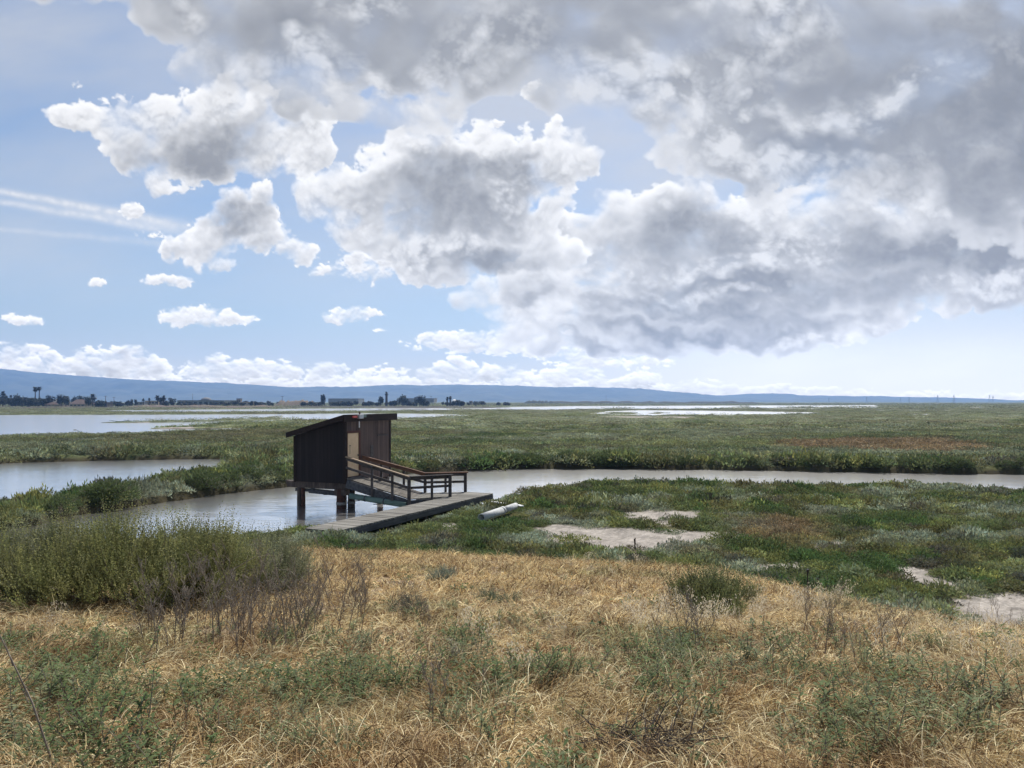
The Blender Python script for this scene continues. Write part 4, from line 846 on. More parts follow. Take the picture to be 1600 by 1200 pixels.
def build_walk():
    A, B = Vector((-6.25, 25.15, 0)), Vector((-1.45, 35.3, 0)); d = (B - A); Ln = d.length; ang = math.atan2(d.y, d.x) - math.pi / 2
    root = empty('boardwalk', A, ang); tag(root, 'grey weathered plank boardwalk lying along the channel edge below the hut', 'boardwalk')
    W = 0.66; Z = .60; m = MB(); n = int(Ln / .145)
    for k in range(n):
        y0 = k * Ln / n; j = RS.uniform(-.006, .006); e = RS.uniform(-.015, .015)
        m.box((-W + e, y0, Z - .05 + j), (W + e, y0 + Ln / n * .95, Z + j))
    m.build('plank_deck', M_DECK, root)
    for sx in (-1, 1):
        m = MB(); m.box((sx * (W - .03) - .035, .02, Z - .27), (sx * (W - .03) + .035, Ln * .36, Z - .056)); m.box((sx * (W - .025) - .04, Ln * .36 + .01, Z - .26), (sx * (W - .025) + .04, Ln * .70, Z - .056)); m.box((sx * (W - .03) - .035, Ln * .70 + .01, Z - .27), (sx * (W - .03) + .035, Ln - .02, Z - .056)); m.build('side_board', M_SIDE, root)
    m = MB(); m.box((-W + .05, -.03, Z - .26), (W - .08, .018, Z - .056)); m.build('end_board', M_RAIL, root)
    for k in range(5):
        y = .3 + k * (Ln - .6) / 4
        for sx in (-1, 1):
            m = MB(); m.box((sx * (W - .14) - .07, y - .07, -.3), (sx * (W - .14) + .07, y + .07, Z - .056)); m.build('post', M_POST, root)
build_walk()

def gz(x, y): return float(ground_z(np.array([x], np.float64), np.array([y], np.float64))[0][0])
def build_pipe():
    (x0, y0), (x1, y1) = gp(752, 809, .62), gp(806, 792, .62)
    a, b = Vector((x0, y0, .62)), Vector((x1, y1, .66)); root = empty('drain_pipe', ((x0 + x1) / 2, (y0 + y1) / 2, .45)); o = root.location.copy()
    tag(root, 'pale grey jointed pipe lying in the marsh plants right of the boardwalk', 'pipe')
    a, b = a - o, b - o; d = (b - a).normalized()
    def pipe_seg(s, e, r, name):
        m = MB(); n = 20; ring = []
        side = d.cross(Vector((0, 0, 1))).normalized(); up = side.cross(d)
        for p, rr in ((s, r), (e, r), (e, r * .8), (s, r * .8)): ring.append([p + (side * math.cos(k * 6.2832 / n) + up * math.sin(k * 6.2832 / n)) * rr for k in range(n)])
        vs = [v for rg in ring for v in rg]; qs = [(i * n + k, i * n + (k + 1) % n, ((i + 1) % 4) * n + (k + 1) % n, ((i + 1) % 4) * n + k) for i in range(4) for k in range(n)]
        m.add(vs, qs); m.build(name, M_PIPE, root, True)
    pipe_seg(a, a.lerp(b, .58), .145, 'pipe_length'); pipe_seg(a.lerp(b, .585), b, .125, 'pipe_length'); pipe_seg(a.lerp(b, .55), a.lerp(b, .60), .155, 'coupling')
build_pipe()
for (p0, p1, lab) in (((768, 783.5), (789, 786.5), 'thin white plank lying in the marsh plants beyond the end of the boardwalk'), ((802, 787.5), (816, 790.5), 'short white plank lying behind the upper end of the pale pipe')):
    (x0, y0), (x1, y1) = gp(*p0, .68), gp(*p1, .68); c = Vector(((x0 + x1) / 2, (y0 + y1) / 2, .66))
    m = MB(); m.beam(Vector((x0, y0, .67)) - c, Vector((x1, y1, .67)) - c, .16, .05); o = m.build('white_plank', M_WHITE, None, bevel=.006); o.location = c; tag(o, lab, 'plank', 'white planks in the marsh')
def levee_hit(px, py):
    Y = np.linspace(2.2, 30, 3000); X = (px - 800) / FPX * Y; zr = HCAM - (py - HOR) / FPX * Y; zg = levee(X, Y)[0]
    k = int(np.argmax(zr <= zg)); return Vector((X[k], Y[k], gz(X[k], Y[k])))
# stakes
p = levee_hit(996, 873); m = MB(); s = p.y / FPX
m.tube([(0, 0, -.1), (-3 * s, 0, 16 * s), (-5 * s, .02, 34 * s)], .013, 6); o = m.build('bent_stake', M_BLACK); o.location = p + Vector((0, 0, .02)); tag(o, 'thin bent rusty metal stake at the edge of the dry grass before the bare mud', 'stake')
m = MB(); m.box((-.075, -.008, 25 * s), (-.05, .008, 36 * s)); m.build('flat_tip', M_RUST, o)
p = levee_hit(1262, 935); s = p.y / FPX; m = MB(); m.tube([(0, 0, -.1), (0, 0, 42 * s)], .012, 6); o = m.build('straight_stake', M_BLACK); o.location = p; tag(o, 'short straight dark stake at the right edge of the dry grass slope', 'stake')
m = MB(); m.tube([(0, 0, 41 * s), (0, 0, 46 * s)], .022, 8); m.build('stake_cap', M_BLACK, o)

# ------------------------------------------------------------------ shrubs, weeds and dead stalks on the levee
def add_leaf(V, F, C, p, d, up, L, w, col, bend=0.0):
    """narrow pointed leaf: 4 corners"""
    s = np.cross(d, up); s /= np.linalg.norm(s) + 1e-9; b = len(V)
    q = p + d * L * .5 - np.array((0, 0, bend * L * .2)); e = p + d * L - np.array((0, 0, bend * L * .6))
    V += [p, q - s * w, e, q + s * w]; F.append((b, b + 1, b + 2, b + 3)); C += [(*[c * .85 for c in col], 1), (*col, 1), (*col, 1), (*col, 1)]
def nrm(v): return v / (np.linalg.norm(v) + 1e-9)
def shrub_mesh(rx, ry, h, shoots, leaves, shoot_len, leaf_len, leaf_w, cols, lobes):
    """broom-like shrub: upward curving shoots closely set with fine leaves, grouped in lobes; returns leaf data and twig part"""
    V, F, C = [], [], []; tw = MB()
    lob = [(RS.uniform(-.7, .7) * rx, RS.uniform(-.7, .7) * ry, RS.uniform(.6, 1.0)) for _ in range(lobes)]
    per = 9
    for i in range(shoots // per):
        lx, ly, lh = lob[RS.randint(lobes)]; a = RS.uniform(0, 6.283); ph = math.acos(RS.uniform(-0.45, 1)); r = RS.uniform(.40, .95)
        lr = min(rx, ry) * .62
        p0 = np.array((lx + lr * r * math.sin(ph) * math.cos(a), ly + lr * r * math.sin(ph) * math.sin(a), max(.04, h * lh * (0.32 + .52 * r * math.cos(ph)))))
        out = nrm(np.array((math.sin(ph) * math.cos(a), math.sin(ph) * math.sin(a), .45 + max(0, math.cos(ph)) * 1.0))); col = cols[RS.randint(len(cols))]; tone = RS.uniform(.62, 1.3); Ls = shoot_len * RS.uniform(.6, 1.35)
        for s_ in range(per):
            p = p0 + RS.normal(0, .02, 3); L = Ls * RS.uniform(.6, 1.15); d = nrm(out + RS.normal(0, .26, 3)); sh = tone * RS.uniform(.85, 1.15)
            for k in range(leaves):
                p = p + d * L / leaves; d = nrm(d + np.array((0, 0, .075)) + RS.normal(0, .04, 3))
                la = RS.uniform(0, 6.283); q = nrm(np.cross(d, (math.cos(la), math.sin(la), .3))); ld = nrm(d * RS.uniform(.8, 1.6) + q)
                t = .85 + .4 * k / leaves
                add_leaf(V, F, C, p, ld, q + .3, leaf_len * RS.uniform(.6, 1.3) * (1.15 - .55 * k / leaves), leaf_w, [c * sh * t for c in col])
    st0 = []
    for lx, ly, lh in lob * 3:
        e = (lx + RS.normal(0, .25 * rx), ly + RS.normal(0, .25 * ry), h * lh * RS.uniform(.5, .85)); b = (lx * .4, ly * .4, -.05); mpt = ((b[0] + e[0]) / 2 + RS.normal(0, .05), (b[1] + e[1]) / 2, e[2] * .4)
        st0.append(len(tw.v)); tw.tube([b, mpt, e], [.018, .012, .004], 5, caps=False)
    tw.root_join(5, st0, (0, 0, -.12)); return (V, F, C), tw
def shrub(name, px, py, rx, ry, h, shoots, leaves, sl, ll, lw, cols, lobes, label, cat='shrub', rz=0.0, dy=0.0):
    p = levee_hit(px, py); p.y += dy; p.z = gz(p.x, p.y); root = empty(name, p, rz); tag(root, label, cat)
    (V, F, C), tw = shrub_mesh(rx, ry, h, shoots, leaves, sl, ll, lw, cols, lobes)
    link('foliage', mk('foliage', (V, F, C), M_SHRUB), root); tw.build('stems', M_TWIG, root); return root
OLIVE = [(0.225, 0.235, 0.088), (0.255, 0.255, 0.098), (0.18, 0.195, 0.074), (0.28, 0.275, 0.12)]
GREYG = [(0.22, 0.235, 0.135), (0.26, 0.26, 0.165), (0.19, 0.205, 0.11)]
BLUEG = [(0.20, 0.24, 0.18), (0.17, 0.21, 0.15), (0.235, 0.265, 0.205)]
shrub('broom_shrub', 165, 958, 1.45, 1.0, 1.30, 6600, 16, .46, .036, .0080, OLIVE, 9, 'large olive green broom-like shrub, the biggest on the levee slope', dy=.75)
shrub('broom_shrub', 62, 955, 0.85, 0.8, 1.12, 3600, 15, .42, .036, .0078, OLIVE[1:] + GREYG, 5, 'olive grey shrub filling the gap between the largest shrub and the left edge', dy=.9)
shrub('broom_shrub', -40, 955, 1.0, 0.85, 1.15, 3900, 15, .42, .036, .0078, OLIVE + GREYG, 6, 'greyish olive shrub cut by the left edge of the photo, beside the largest shrub', dy=.9)
shrub('broom_shrub', 298, 948, 0.85, 0.75, 1.05, 3600, 15, .42, .036, .0078, OLIVE[1:] + GREYG, 5, 'middle olive shrub between the largest shrub and the fine grey-green one', dy=.9)
shrub('broom_shrub', 388, 935, 0.58, 0.55, 0.85, 2600, 15, .44, .030, .0062, GREYG, 4, 'fine feathery grey-green shrub, rightmost of the row of shrubs on the left slope', dy=.9)
shrub('grass_like_shrub', 1120, 962, 0.62, 0.45, 0.46, 2200, 11, .28, .034, .0075, [(0.17, 0.185, 0.075), (0.21, 0.21, 0.095), (0.14, 0.165, 0.062)], 6, 'low rounded green shrub in the dry grass on the right of the slope', dy=.3)
shrub('small_shrub', 686, 912, 0.30, 0.26, 0.30, 420, 10, .16, .022, .0045, BLUEG, 3, 'small pale blue-green shrub alone in the bright dry grass', dy=.2)
shrub('small_shrub', 640, 962, 0.22, 0.2, 0.32, 300, 10, .18, .018, .0035, [(0.16, 0.165, 0.125), (0.13, 0.13, 0.10)], 3, 'small dull grey-green shrub beside dark dry stalks in the middle of the slope', dy=.1)
shrub('low_tuft', 1010, 888, 0.34, 0.28, 0.20, 300, 8, .22, .03, .004, [(0.26, 0.22, 0.10), (0.20, 0.18, 0.08)], 3, 'low olive tuft beside the foot of the bent stake', 'tuft')
shrub('low_tuft', 1300, 958, 0.30, 0.26, 0.24, 260, 8, .22, .03, .004, [(0.24, 0.23, 0.14), (0.28, 0.25, 0.15)], 3, 'low grey tuft below the straight stake on the slope edge', 'tuft')
shrub('low_tuft', 780, 945, 0.34, 0.24, 0.16, 300, 8, .15, .024, .005, [(0.17, 0.19, 0.12), (0.14, 0.165, 0.095)], 3, 'flat grey-green tuft in the middle of the dry slope', 'tuft')

def weed_variant(h, stems, spread, nleaf, ll, lw, tone):
    V, F, C = [], [], []; st = MB(); st0 = []
    for s in range(stems):
        a = RS.uniform(0, 6.283); r = spread * math.sqrt(RS.rand()); b = np.array((r * math.cos(a), r * math.sin(a), -.02)); H = h * RS.uniform(.6, 1.15); az = RS.uniform(0, 6.283); ln = RS.uniform(.05, .55)
        e = b + np.array((math.cos(az) * ln * H, math.sin(az) * ln * H, H)); mpt = (b + e) / 2 + np.array((RS.normal(0, .012), RS.normal(0, .012), .02)); st0.append(len(st.v)); st.tube([b, mpt, e], [.0032, .0028, .0018], 4, caps=False)
        for k in range(nleaf):
            t = .22 + .78 * (k / (nleaf - 1)) ** .5; p = b * (1 - t) ** 2 + 2 * mpt * t * (1 - t) + e * t * t; la = k * 2.4 + RS.normal(0, .4); up = .25 + .75 * t + RS.normal(0, .15)
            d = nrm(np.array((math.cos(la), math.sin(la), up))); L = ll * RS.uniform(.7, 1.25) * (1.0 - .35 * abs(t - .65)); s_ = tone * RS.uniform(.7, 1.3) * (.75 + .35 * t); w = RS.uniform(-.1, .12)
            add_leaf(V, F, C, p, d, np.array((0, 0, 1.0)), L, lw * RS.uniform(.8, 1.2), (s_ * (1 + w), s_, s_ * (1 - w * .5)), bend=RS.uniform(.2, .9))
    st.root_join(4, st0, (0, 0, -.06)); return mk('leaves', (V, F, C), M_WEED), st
def dead_variant(h, branches, lean):
    m = MB(); e = Vector((lean * h, RS.normal(0, .08) * h, h)); mid = Vector((lean * h * .35, RS.normal(0, .02), h * .5)); m.tube([(0, 0, -.03), mid, e], [.0042, .0032, .0018], 5, caps=False)
    for k in range(branches):
        t = RS.uniform(.3, .97); p = mid.lerp(e, t * 2 - 1) if t > .5 else Vector((0, 0, 0)).lerp(mid, t * 2); a = RS.uniform(0, 6.283); L = h * RS.uniform(.12, .36) * (1.15 - t * .6)
        q = p + Vector((math.cos(a) * L * .45, math.sin(a) * L * .45, L * .8)); m.tube([p, (p + q) / 2 + Vector((math.cos(a), math.sin(a), -.3)) * L * .06, q], [.0024, .002, .0012], 4, caps=False)
        for j in range(3):
            w = (p + q) / 2 if j == 0 else q; u = w + Vector((RS.normal(0, .03), RS.normal(0, .03), RS.uniform(.02, .06))); m.tube([w, u], [.0016, .0026 if j == 2 else .001], 4, caps=False)
    return m
WEEDS = []
for i in range(6):
    me, st = weed_variant((.30, .36, .42, .26, .46, .34)[i], (9, 10, 12, 9, 10, 13)[i], (.16, .19, .22, .16, .2, .24)[i], 15, (.055, .062, .066, .05, .074, .06)[i], (.0078, .0074, .0082, .007, .009, .0074)[i], (1.0, 1.1, .9, 1.25, 1.0, 1.15)[i])
    sm = mesh_np('stems', np.array(st.v), [np.array(st.q), np.array(st.t)], M_TWIG, {'col': ('FLOAT_COLOR', st.c)}); WEEDS.append((me, sm))
def place_weed(px, py, label, group, sc=1.0):
    p = levee_hit(px, py); me, sm = WEEDS[RS.randint(6)]
    root = empty('leafy_weed', p, RS.uniform(0, 6.28)); root.scale = (sc, sc, sc * RS.uniform(.42, .8)); tag(root, label, 'weed', group)
    link('leaves', me, root); link('stems', sm, root)
PATCH = [(10, 260, 1060, 1200, 34, 'leafy green weed in the dense patch at the lower left of the slope', 'weeds of the lower left patch', 1.15),
         (20, 210, 1000, 1060, 12, 'leafy green weed in the thin strip below the largest shrub', 'weeds below the large shrub', .9),
         (360, 560, 1000, 1110, 12, 'green weed among dead twigs between the left weed patch and the middle one', 'weeds among the dead twigs', .9),
         (525, 790, 985, 1095, 34, 'leafy green weed in the broad patch in the middle of the slope', 'weeds of the middle patch', 1.0),
         (690, 860, 950, 1010, 10, 'pale green weed scattered above the broad middle patch', 'weeds above the middle patch', .8),
         (940, 1060, 1060, 1130, 14, 'leafy green weed in the small patch beside the dead brush', 'weeds by the dead brush', 1.1),
         (1150, 1330, 1020, 1100, 28, 'leafy green weed in the patch in the middle of the right half of the slope', 'weeds of the right patch', 1.0),
         (1240, 1420, 1110, 1195, 18, 'leafy green weed in the lower right patch near the bottom edge', 'weeds of the lower right patch', 1.0),
         (1470, 1580, 1080, 1170, 14, 'leafy green weed in the patch by the right edge of the photo', 'weeds of the right edge patch', 1.1),
         (390, 560, 1120, 1200, 10, 'scattered green weed low in the dry grass near the bottom, left of the middle', 'weeds near the bottom left of the middle', .8),
         (700, 900, 1120, 1200, 8, 'scattered green weed low in the dry grass at the bottom middle', 'weeds at the bottom middle', .75),
         (1380, 1600, 975, 1060, 10, 'small green weed scattered in the pale grass at the right', 'weeds in the pale grass at the right', .7)]
for x0, x1, y0, y1, n, lab, grp, sc in PATCH:
    for k in range(int(n * 1.0)):
        u, v = np.clip(RS.normal(.5, .38, 2), -.35, 1.35); place_weed(x0 + (x1 - x0) * u, y0 + (y1 - y0) * v, lab, grp, sc * RS.uniform(.7, 1.2))
DEAD = [dead_variant(h, b, l).build('dead_stalk', M_TWIG) for h, b, l in ((.55, 9, .25), (.48, 8, -.18), (.62, 11, .38), (.42, 7, .12), (.70, 10, -.30))]
first = list(DEAD)
def place_dead(px, py, label, group, sc=1.0):
    p = levee_hit(px, py); o = first.pop() if first else DEAD[RS.randint(5)].copy()
    if o.name not in COL.objects: COL.objects.link(o)
    o.location = p; o.rotation_euler = (RS.normal(0, .08), RS.normal(0, .08), RS.normal(0, .9)); s = sc * RS.uniform(.75, 1.25); o.scale = (s, s, s); tag(o, label, 'dead stalk', group)
for x0, x1, y0, y1, n, lab, grp, sc in [(225, 480, 955, 1045, 85, 'dry grey branching stalk in the thicket in front of the middle and right shrubs', 'dead stalks before the shrubs', 1.1), (465, 580, 930, 1010, 34, 'dark dry stalk standing right of the shrub row', 'dead stalks right of the shrubs', 1.1),
                                        (600, 690, 960, 1010, 7, 'dark thin dry stalk by the small dull shrub in the middle', 'dead stalks in the middle', .8), (1040, 1140, 1000, 1060, 12, 'dry brown stalk left of the right weed patch', 'dead stalks left of the right patch', .9), (1240, 1420, 960, 1050, 20, 'dry brown stalk standing near the slope edge right of the straight stake', 'dead stalks by the slope edge', .85),
                                        (1450, 1600, 960, 1030, 10, 'thin dry stalk in the pale grass before the bare mud at the right', 'dead stalks at the right edge', .7), (620, 760, 1080, 1170, 8, 'thin dry stalk in the brown grass below the middle weed patch', 'dead stalks below the middle patch', .7)]:
    for k in range(n): place_dead(RS.uniform(x0, x1), RS.uniform(y0, y1), lab, grp, sc)
# a tall bare stalk close to the camera at the left and a dark tangle of dead brush
p = levee_hit(95, 1215); m = MB(); e = at(-4, 985, p.y + .15) - p; m.tube([(0, 0, -.05), e * .5 + Vector((.02, 0, .0)), e], [.006, .005, .003], 6)
for t, dx in ((.35, .1), (.5, -.08), (.62, .1), (.75, -.06)):
    b = e * t; m.tube([b, b + Vector((dx, .02, .14))], [.003, .0015], 5)
o = m.build('bare_stalk', M_TWIG); o.location = p; tag(o, 'tall bare dark stalk leaning left at the lower left corner, nearest to the camera', 'dead stalk')
def brush(px, py, n, r, label):
    p = levee_hit(px, py); m = MB()
    for k in range(n):
        a = RS.uniform(0, 6.283); b = Vector((r * RS.normal(0, .35), r * RS.normal(0, .35), RS.uniform(0, .05))); d = Vector((math.cos(a), math.sin(a), RS.uniform(.05, .7))); L = r * RS.uniform(.4, 1.1)
        m.tube([b, b + d * L * .5 + Vector((0, 0, .03)), b + d * L + Vector((0, 0, -.04))], [.0045, .0035, .0015], 4, caps=False)
    o = m.build('dead_brush', M_BRUSH); o.location = p; tag(o, label, 'dead brush', 'tangles of dead brush')
brush(1000, 1185, 220, .36, 'dark tangle of dead brush at the bottom edge under the small weed patch'); brush(1075, 1165, 60, .22, 'smaller tangle of dead brush right of the dark one at the bottom')
# pale wild oats
def oat_clump():
    V, F, C = [], [], []
    for i in range(9):
        a = RS.uniform(0, 6.283); b = np.array((RS.normal(0, .06), RS.normal(0, .06), 0.)); H = RS.uniform(.40, .62); az = RS.normal(.6, .8); pts = [b]
        for k in range(4): pts.append(b + np.array((math.cos(az) * H * .45 * ((k + 1) / 4) ** 2, math.sin(az) * H * .2 * ((k + 1) / 4) ** 2, H * ((k + 1) / 4) * (1 - .08 * (k / 3) ** 2))))
        for k in range(4):
            s = np.array((-math.sin(az), math.cos(az), 0)) * .0016; q = len(V); V += [pts[k] - s, pts[k] + s, pts[k + 1] + s, pts[k + 1] - s]; F.append((q, q + 1, q + 2, q + 3)); C += [(.62, .50, .30, 1)] * 4
        for k in range(9):
            t = RS.uniform(.62, 1.0); i0 = min(3, int(t * 4)); p = pts[i0] * (1 - (t * 4 - i0)) + pts[min(4, i0 + 1)] * (t * 4 - i0) + RS.normal(0, .02, 3)
            add_leaf(V, F, C, p, nrm(np.array((RS.normal(0, .4), RS.normal(0, .4), -1.0))), np.array((0.3, 1, .2)), .030, .0045, (.76, .68, .52))
    return mk('wild_oat_tuft', (V, F, C), M_GRASS)
def build_oats():
    px, py = [], []
    for x0, x1, y0, y1, n in ((1045, 1200, 975, 1000, 22), (1240, 1310, 945, 985, 24), (1330, 1600, 985, 1060, 26), (960, 1040, 940, 1010, 9), (700, 880, 1000, 1080, 10), (880, 1010, 890, 915, 8), (30, 180, 990, 1010, 6)): px += list(RS.uniform(x0, x1, n)); py += list(RS.uniform(y0, y1, n))
    P = np.array([levee_hit(a, b) for a, b in zip(px, py)]); n = len(P)
    s = RS.uniform(.5, .95, n); scatter('wild_oats', P[:, 0], P[:, 1], P[:, 2], RS.uniform(0, 6.28, n), np.stack([s, s, s], 1), RS.randint(0, 3, n), np.ones((n, 3)), [oat_clump() for _ in range(3)], 'pale nodding wild oats standing above the dry grass', 'wild oats')
build_oats()

# rounded shrubs on the bank between the channel and the left pond
def bank_shrub_variant(r, h, n):
    V, F, C = [], [], []; st = MB()
    for i in range(n):
        a = RS.uniform(0, 6.283); ph = math.acos(RS.uniform(-.1, 1)); rr = RS.uniform(.7, 1.0); p = np.array((r * rr * math.sin(ph) * math.cos(a), r * rr * math.sin(ph) * math.sin(a), max(.02, h * rr * math.cos(ph))))
        d = nrm(np.array((math.sin(ph) * math.cos(a), math.sin(ph) * math.sin(a), .7)) + RS.normal(0, .3, 3)); s = RS.uniform(.65, 1.3)
        add_leaf(V, F, C, p, d, np.array((RS.normal(), RS.normal(), 1.)), .16, .018, (s * .088, s * .118, s * .048))
    st0 = []
    for i in range(9): a = RS.uniform(0, 6.283); st0.append(len(st.v)); st.tube([(0, 0, -.1), (r * .4 * math.cos(a), r * .4 * math.sin(a), h * .4), (r * .75 * math.cos(a), r * .75 * math.sin(a), h * .6)], [.03, .02, .008], 4, caps=False)
    st.root_join(4, st0, (0, 0, -.15)); return V, F, C, st
BV = []
for r, h, n in ((.75, .75, 900), (.95, .85, 1200), (.6, .65, 700)):
    V, F, C, st = bank_shrub_variant(r, h, n); BV.append((mk('foliage', (V, F, C), M_SHRUB), mesh_np('stems', np.array(st.v), [np.array(st.q), np.array(st.t)], M_TWIG, {'col': ('FLOAT_COLOR', st.c)})))
far_edge = W_NEAR[0][:9]
for k in range(34):
    t = RS.uniform(0.12, .98); i = t * 8; i0 = int(i); q = far_edge[i0] * (1 - i + i0) + far_edge[min(8, i0 + 1)] * (i - i0); x, y = q[0] + RS.normal(0, .25), q[1] + RS.uniform(.9, 2.4)
    me, sm = BV[RS.randint(3)]; root = empty('bank_shrub', (x, y, gz(x, y) - .05), RS.uniform(0, 6.28)); s = RS.uniform(.65, 1.15); root.scale = (s, s, s * RS.uniform(.75, 1.05)); tag(root, 'rounded dark green shrub on the bank between the channel and the left pond', 'shrub', 'shrubs on the bank left of the hut')
    link('foliage', me, root); link('stems', sm, root)

far_edge = W_NEAR[0][9:17]
for k in range(80):
    t = RS.uniform(0.02, .86); i = t * 7; i0 = int(i); q = far_edge[i0] * (1 - i + i0) + far_edge[min(7, i0 + 1)] * (i - i0); x, y = q[0] + RS.normal(0, .4), q[1] + .45 + abs(RS.normal(0, .4))
    me, sm = BV[RS.randint(3)]; root = empty('bank_shrub', (x, y, gz(x, y) - .08), RS.uniform(0, 6.28)); s = RS.uniform(.55, 1.0); root.scale = (s * 1.3, s, s * RS.uniform(.8, 1.1)); tag(root, 'rounded dark green shrub in the fringe on the far channel bank right of the hut', 'shrub', 'shrubs on the far bank right of the hut')
    link('foliage', me, root); link('stems', sm, root)

# ------------------------------------------------------------------ the far shore: trees, palms, houses, poles, pylons
SHORE_Y = 560.0
def crown_mesh(rx, ry, h, base, n, leaf, lobes, seed):
    rs = np.random.RandomState(seed); V, F, C = [], [], []
    lob = [(rs.uniform(-.55, .55) * rx, rs.uniform(-.55, .55) * ry, base + h * rs.uniform(.3, .72), rs.uniform(.38, .6)) for _ in range(lobes)]
    for i in range(n):
        lx, ly, lz, lr = lob[rs.randint(lobes)]; v = nrm(rs.normal(0, 1, 3)); rr = rs.uniform(.55, 1.05)
        p = np.array((lx + v[0] * lr * rx * rr, ly + v[1] * lr * ry * rr, max(base * .6, lz + v[2] * lr * h * .75 * rr))); s = rs.uniform(.7, 1.35)
        a = nrm(v + rs.normal(0, .6, 3)); u = nrm(np.cross(a, rs.normal(0, 1, 3))); w = np.cross(a, u); b = len(V); L = leaf * rs.uniform(.6, 1.3)
        V += [p - u * L, p - w * L * .7, p + u * L, p + w * L * .7]; F.append((b, b + 1, b + 2, b + 3)); C += [(s, s, s, 1)] * 4
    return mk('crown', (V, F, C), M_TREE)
def trunk_mesh(h, r, forks=3):
    m = MB(); m.tube([(0, 0, -.6), (RS.normal(0, .1), 0, h * .5), (RS.normal(0, .2), 0, h)], [r * 1.3, r, r * .5], 7)
    for k in range(forks): a = RS.uniform(0, 6.283); m.tube([(0, 0, h * .45), (math.cos(a) * h * .3, math.sin(a) * h * .3, h * 1.0)], [r * .55, r * .2], 5)
    return m
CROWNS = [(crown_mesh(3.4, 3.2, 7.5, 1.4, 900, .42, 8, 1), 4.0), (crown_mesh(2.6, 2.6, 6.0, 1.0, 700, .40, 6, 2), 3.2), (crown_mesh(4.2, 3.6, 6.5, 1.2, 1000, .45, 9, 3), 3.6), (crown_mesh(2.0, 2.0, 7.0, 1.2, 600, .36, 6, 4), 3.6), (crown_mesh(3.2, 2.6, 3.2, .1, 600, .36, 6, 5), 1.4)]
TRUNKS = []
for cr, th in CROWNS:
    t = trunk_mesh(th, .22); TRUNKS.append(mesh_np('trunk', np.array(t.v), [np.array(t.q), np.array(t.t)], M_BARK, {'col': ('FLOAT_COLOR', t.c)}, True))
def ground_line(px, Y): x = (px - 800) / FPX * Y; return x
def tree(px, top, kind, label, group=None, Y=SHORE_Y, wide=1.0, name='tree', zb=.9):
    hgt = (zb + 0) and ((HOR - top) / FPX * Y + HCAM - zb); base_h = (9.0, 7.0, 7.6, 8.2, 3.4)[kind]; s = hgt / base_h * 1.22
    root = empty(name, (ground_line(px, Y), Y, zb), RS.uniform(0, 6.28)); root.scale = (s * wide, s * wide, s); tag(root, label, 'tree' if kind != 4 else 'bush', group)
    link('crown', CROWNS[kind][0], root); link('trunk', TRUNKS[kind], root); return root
belt = 'trees in the belt on the far left shore'
for px, top, k, w in ((-25, 617, 0, 1), (-8, 619, 2, 1), (8, 620, 1, 1), (20, 622, 0, 1), (28, 620.5, 2, 1), (38, 623, 1, 1), (47, 623.5, 2, 1), (66, 624, 2, 1), (73, 623, 0, 1), (80, 621, 2, .9), (116, 623, 2, .8), (129, 621.5, 2, 1), (150, 628, 4, 1), (157, 627, 4, 1), (164, 628, 4, 1), (-16, 621, 2, 1.3), (0, 622, 2, 1.3), (14, 623, 2, 1.3), (33, 623, 2, 1.2), (42, 624.5, 2, 1.3), (52, 624, 2, 1.3), (59, 624.5, 2, 1.3), (70, 625, 2, 1.2), (25, 626, 4, 1.4), (45, 627, 4, 1.4), (62, 627.5, 4, 1.4), (90, 628, 4, 1.2), (121, 629, 4, 1.2), (143, 628, 4, 1.2)):
    tree(px, top, k, 'dark rounded tree in the unbroken belt of trees on the far left shore', belt, SHORE_Y + RS.uniform(-15, 40), w)
tree(97, 616.5, 0, 'broad dark tree standing tallest between the two houses on the far left shore', Y=545, wide=.95); tree(103, 621, 1, 'lower dark tree leaning on the broad tree between the two houses', Y=548)
tree(138, 620, 0, 'dense dark tree just right of the brown roofed house on the far shore', Y=540, wide=.8); tree(185, 629, 4, 'low dark bush past the right end of the tree belt', Y=560); tree(200, 627, 3, 'narrow dark tree, left one of three in a row left of the white building', 'three narrow trees', Y=590)
tree(206, 626, 3, 'narrow dark tree, middle one of three in a row left of the white building', 'three narrow trees', Y=590); tree(212, 626, 3, 'narrow dark tree, right one of three in a row beside the white building', 'three narrow trees', Y=590)
tree(270, 624, 2, 'round dark green bush-like tree right of the cluster of palms', Y=560, wide=1.0); tree(358, 629, 1, 'small dark tree before the cream shed on the far shore', Y=600); tree(367, 628, 2, 'second small dark tree before the cream shed, under the square tower', Y=600, wide=.8); tree(394, 627.5, 1, 'dark tree right of the cream shed', Y=600)
for px, top in ((423, 630), (474, 629), (487, 628.5), (497, 629), (522, 629), (531, 628), (540, 629), (548, 628.5)): tree(px, top, 4, 'low dark bush in the row on the far shore behind the hut roof', 'bushes on the far shore behind the hut', Y=600, wide=1.3)
tree(508, 618.5, 1, 'dark tree leaning to the left above the low bushes behind the hut', Y=600, wide=.7).rotation_euler = (0, R(-14), 0)
tree(594, 621.5, 1, 'round dark tree just left of the tall thick palm', Y=600, wide=1.0); tree(629, 621, 2, 'green rounded tree between the tall thick palm and the large dark round tree', Y=600, wide=1.15); tree(656, 618, 0, 'large dark round tree behind the hut to the right', Y=600, wide=1.15)
for px, top in ((570, 629), (578, 628), (588, 629.5), (612, 628), (618, 627), (640, 628), (648, 629), (665, 627.5), (710, 628), (716, 626.5), (722, 628)): tree(px, top, 4, 'low dark bush between the taller trees on the far shore, middle of the picture', 'bushes on the middle far shore', Y=610, wide=1.0)
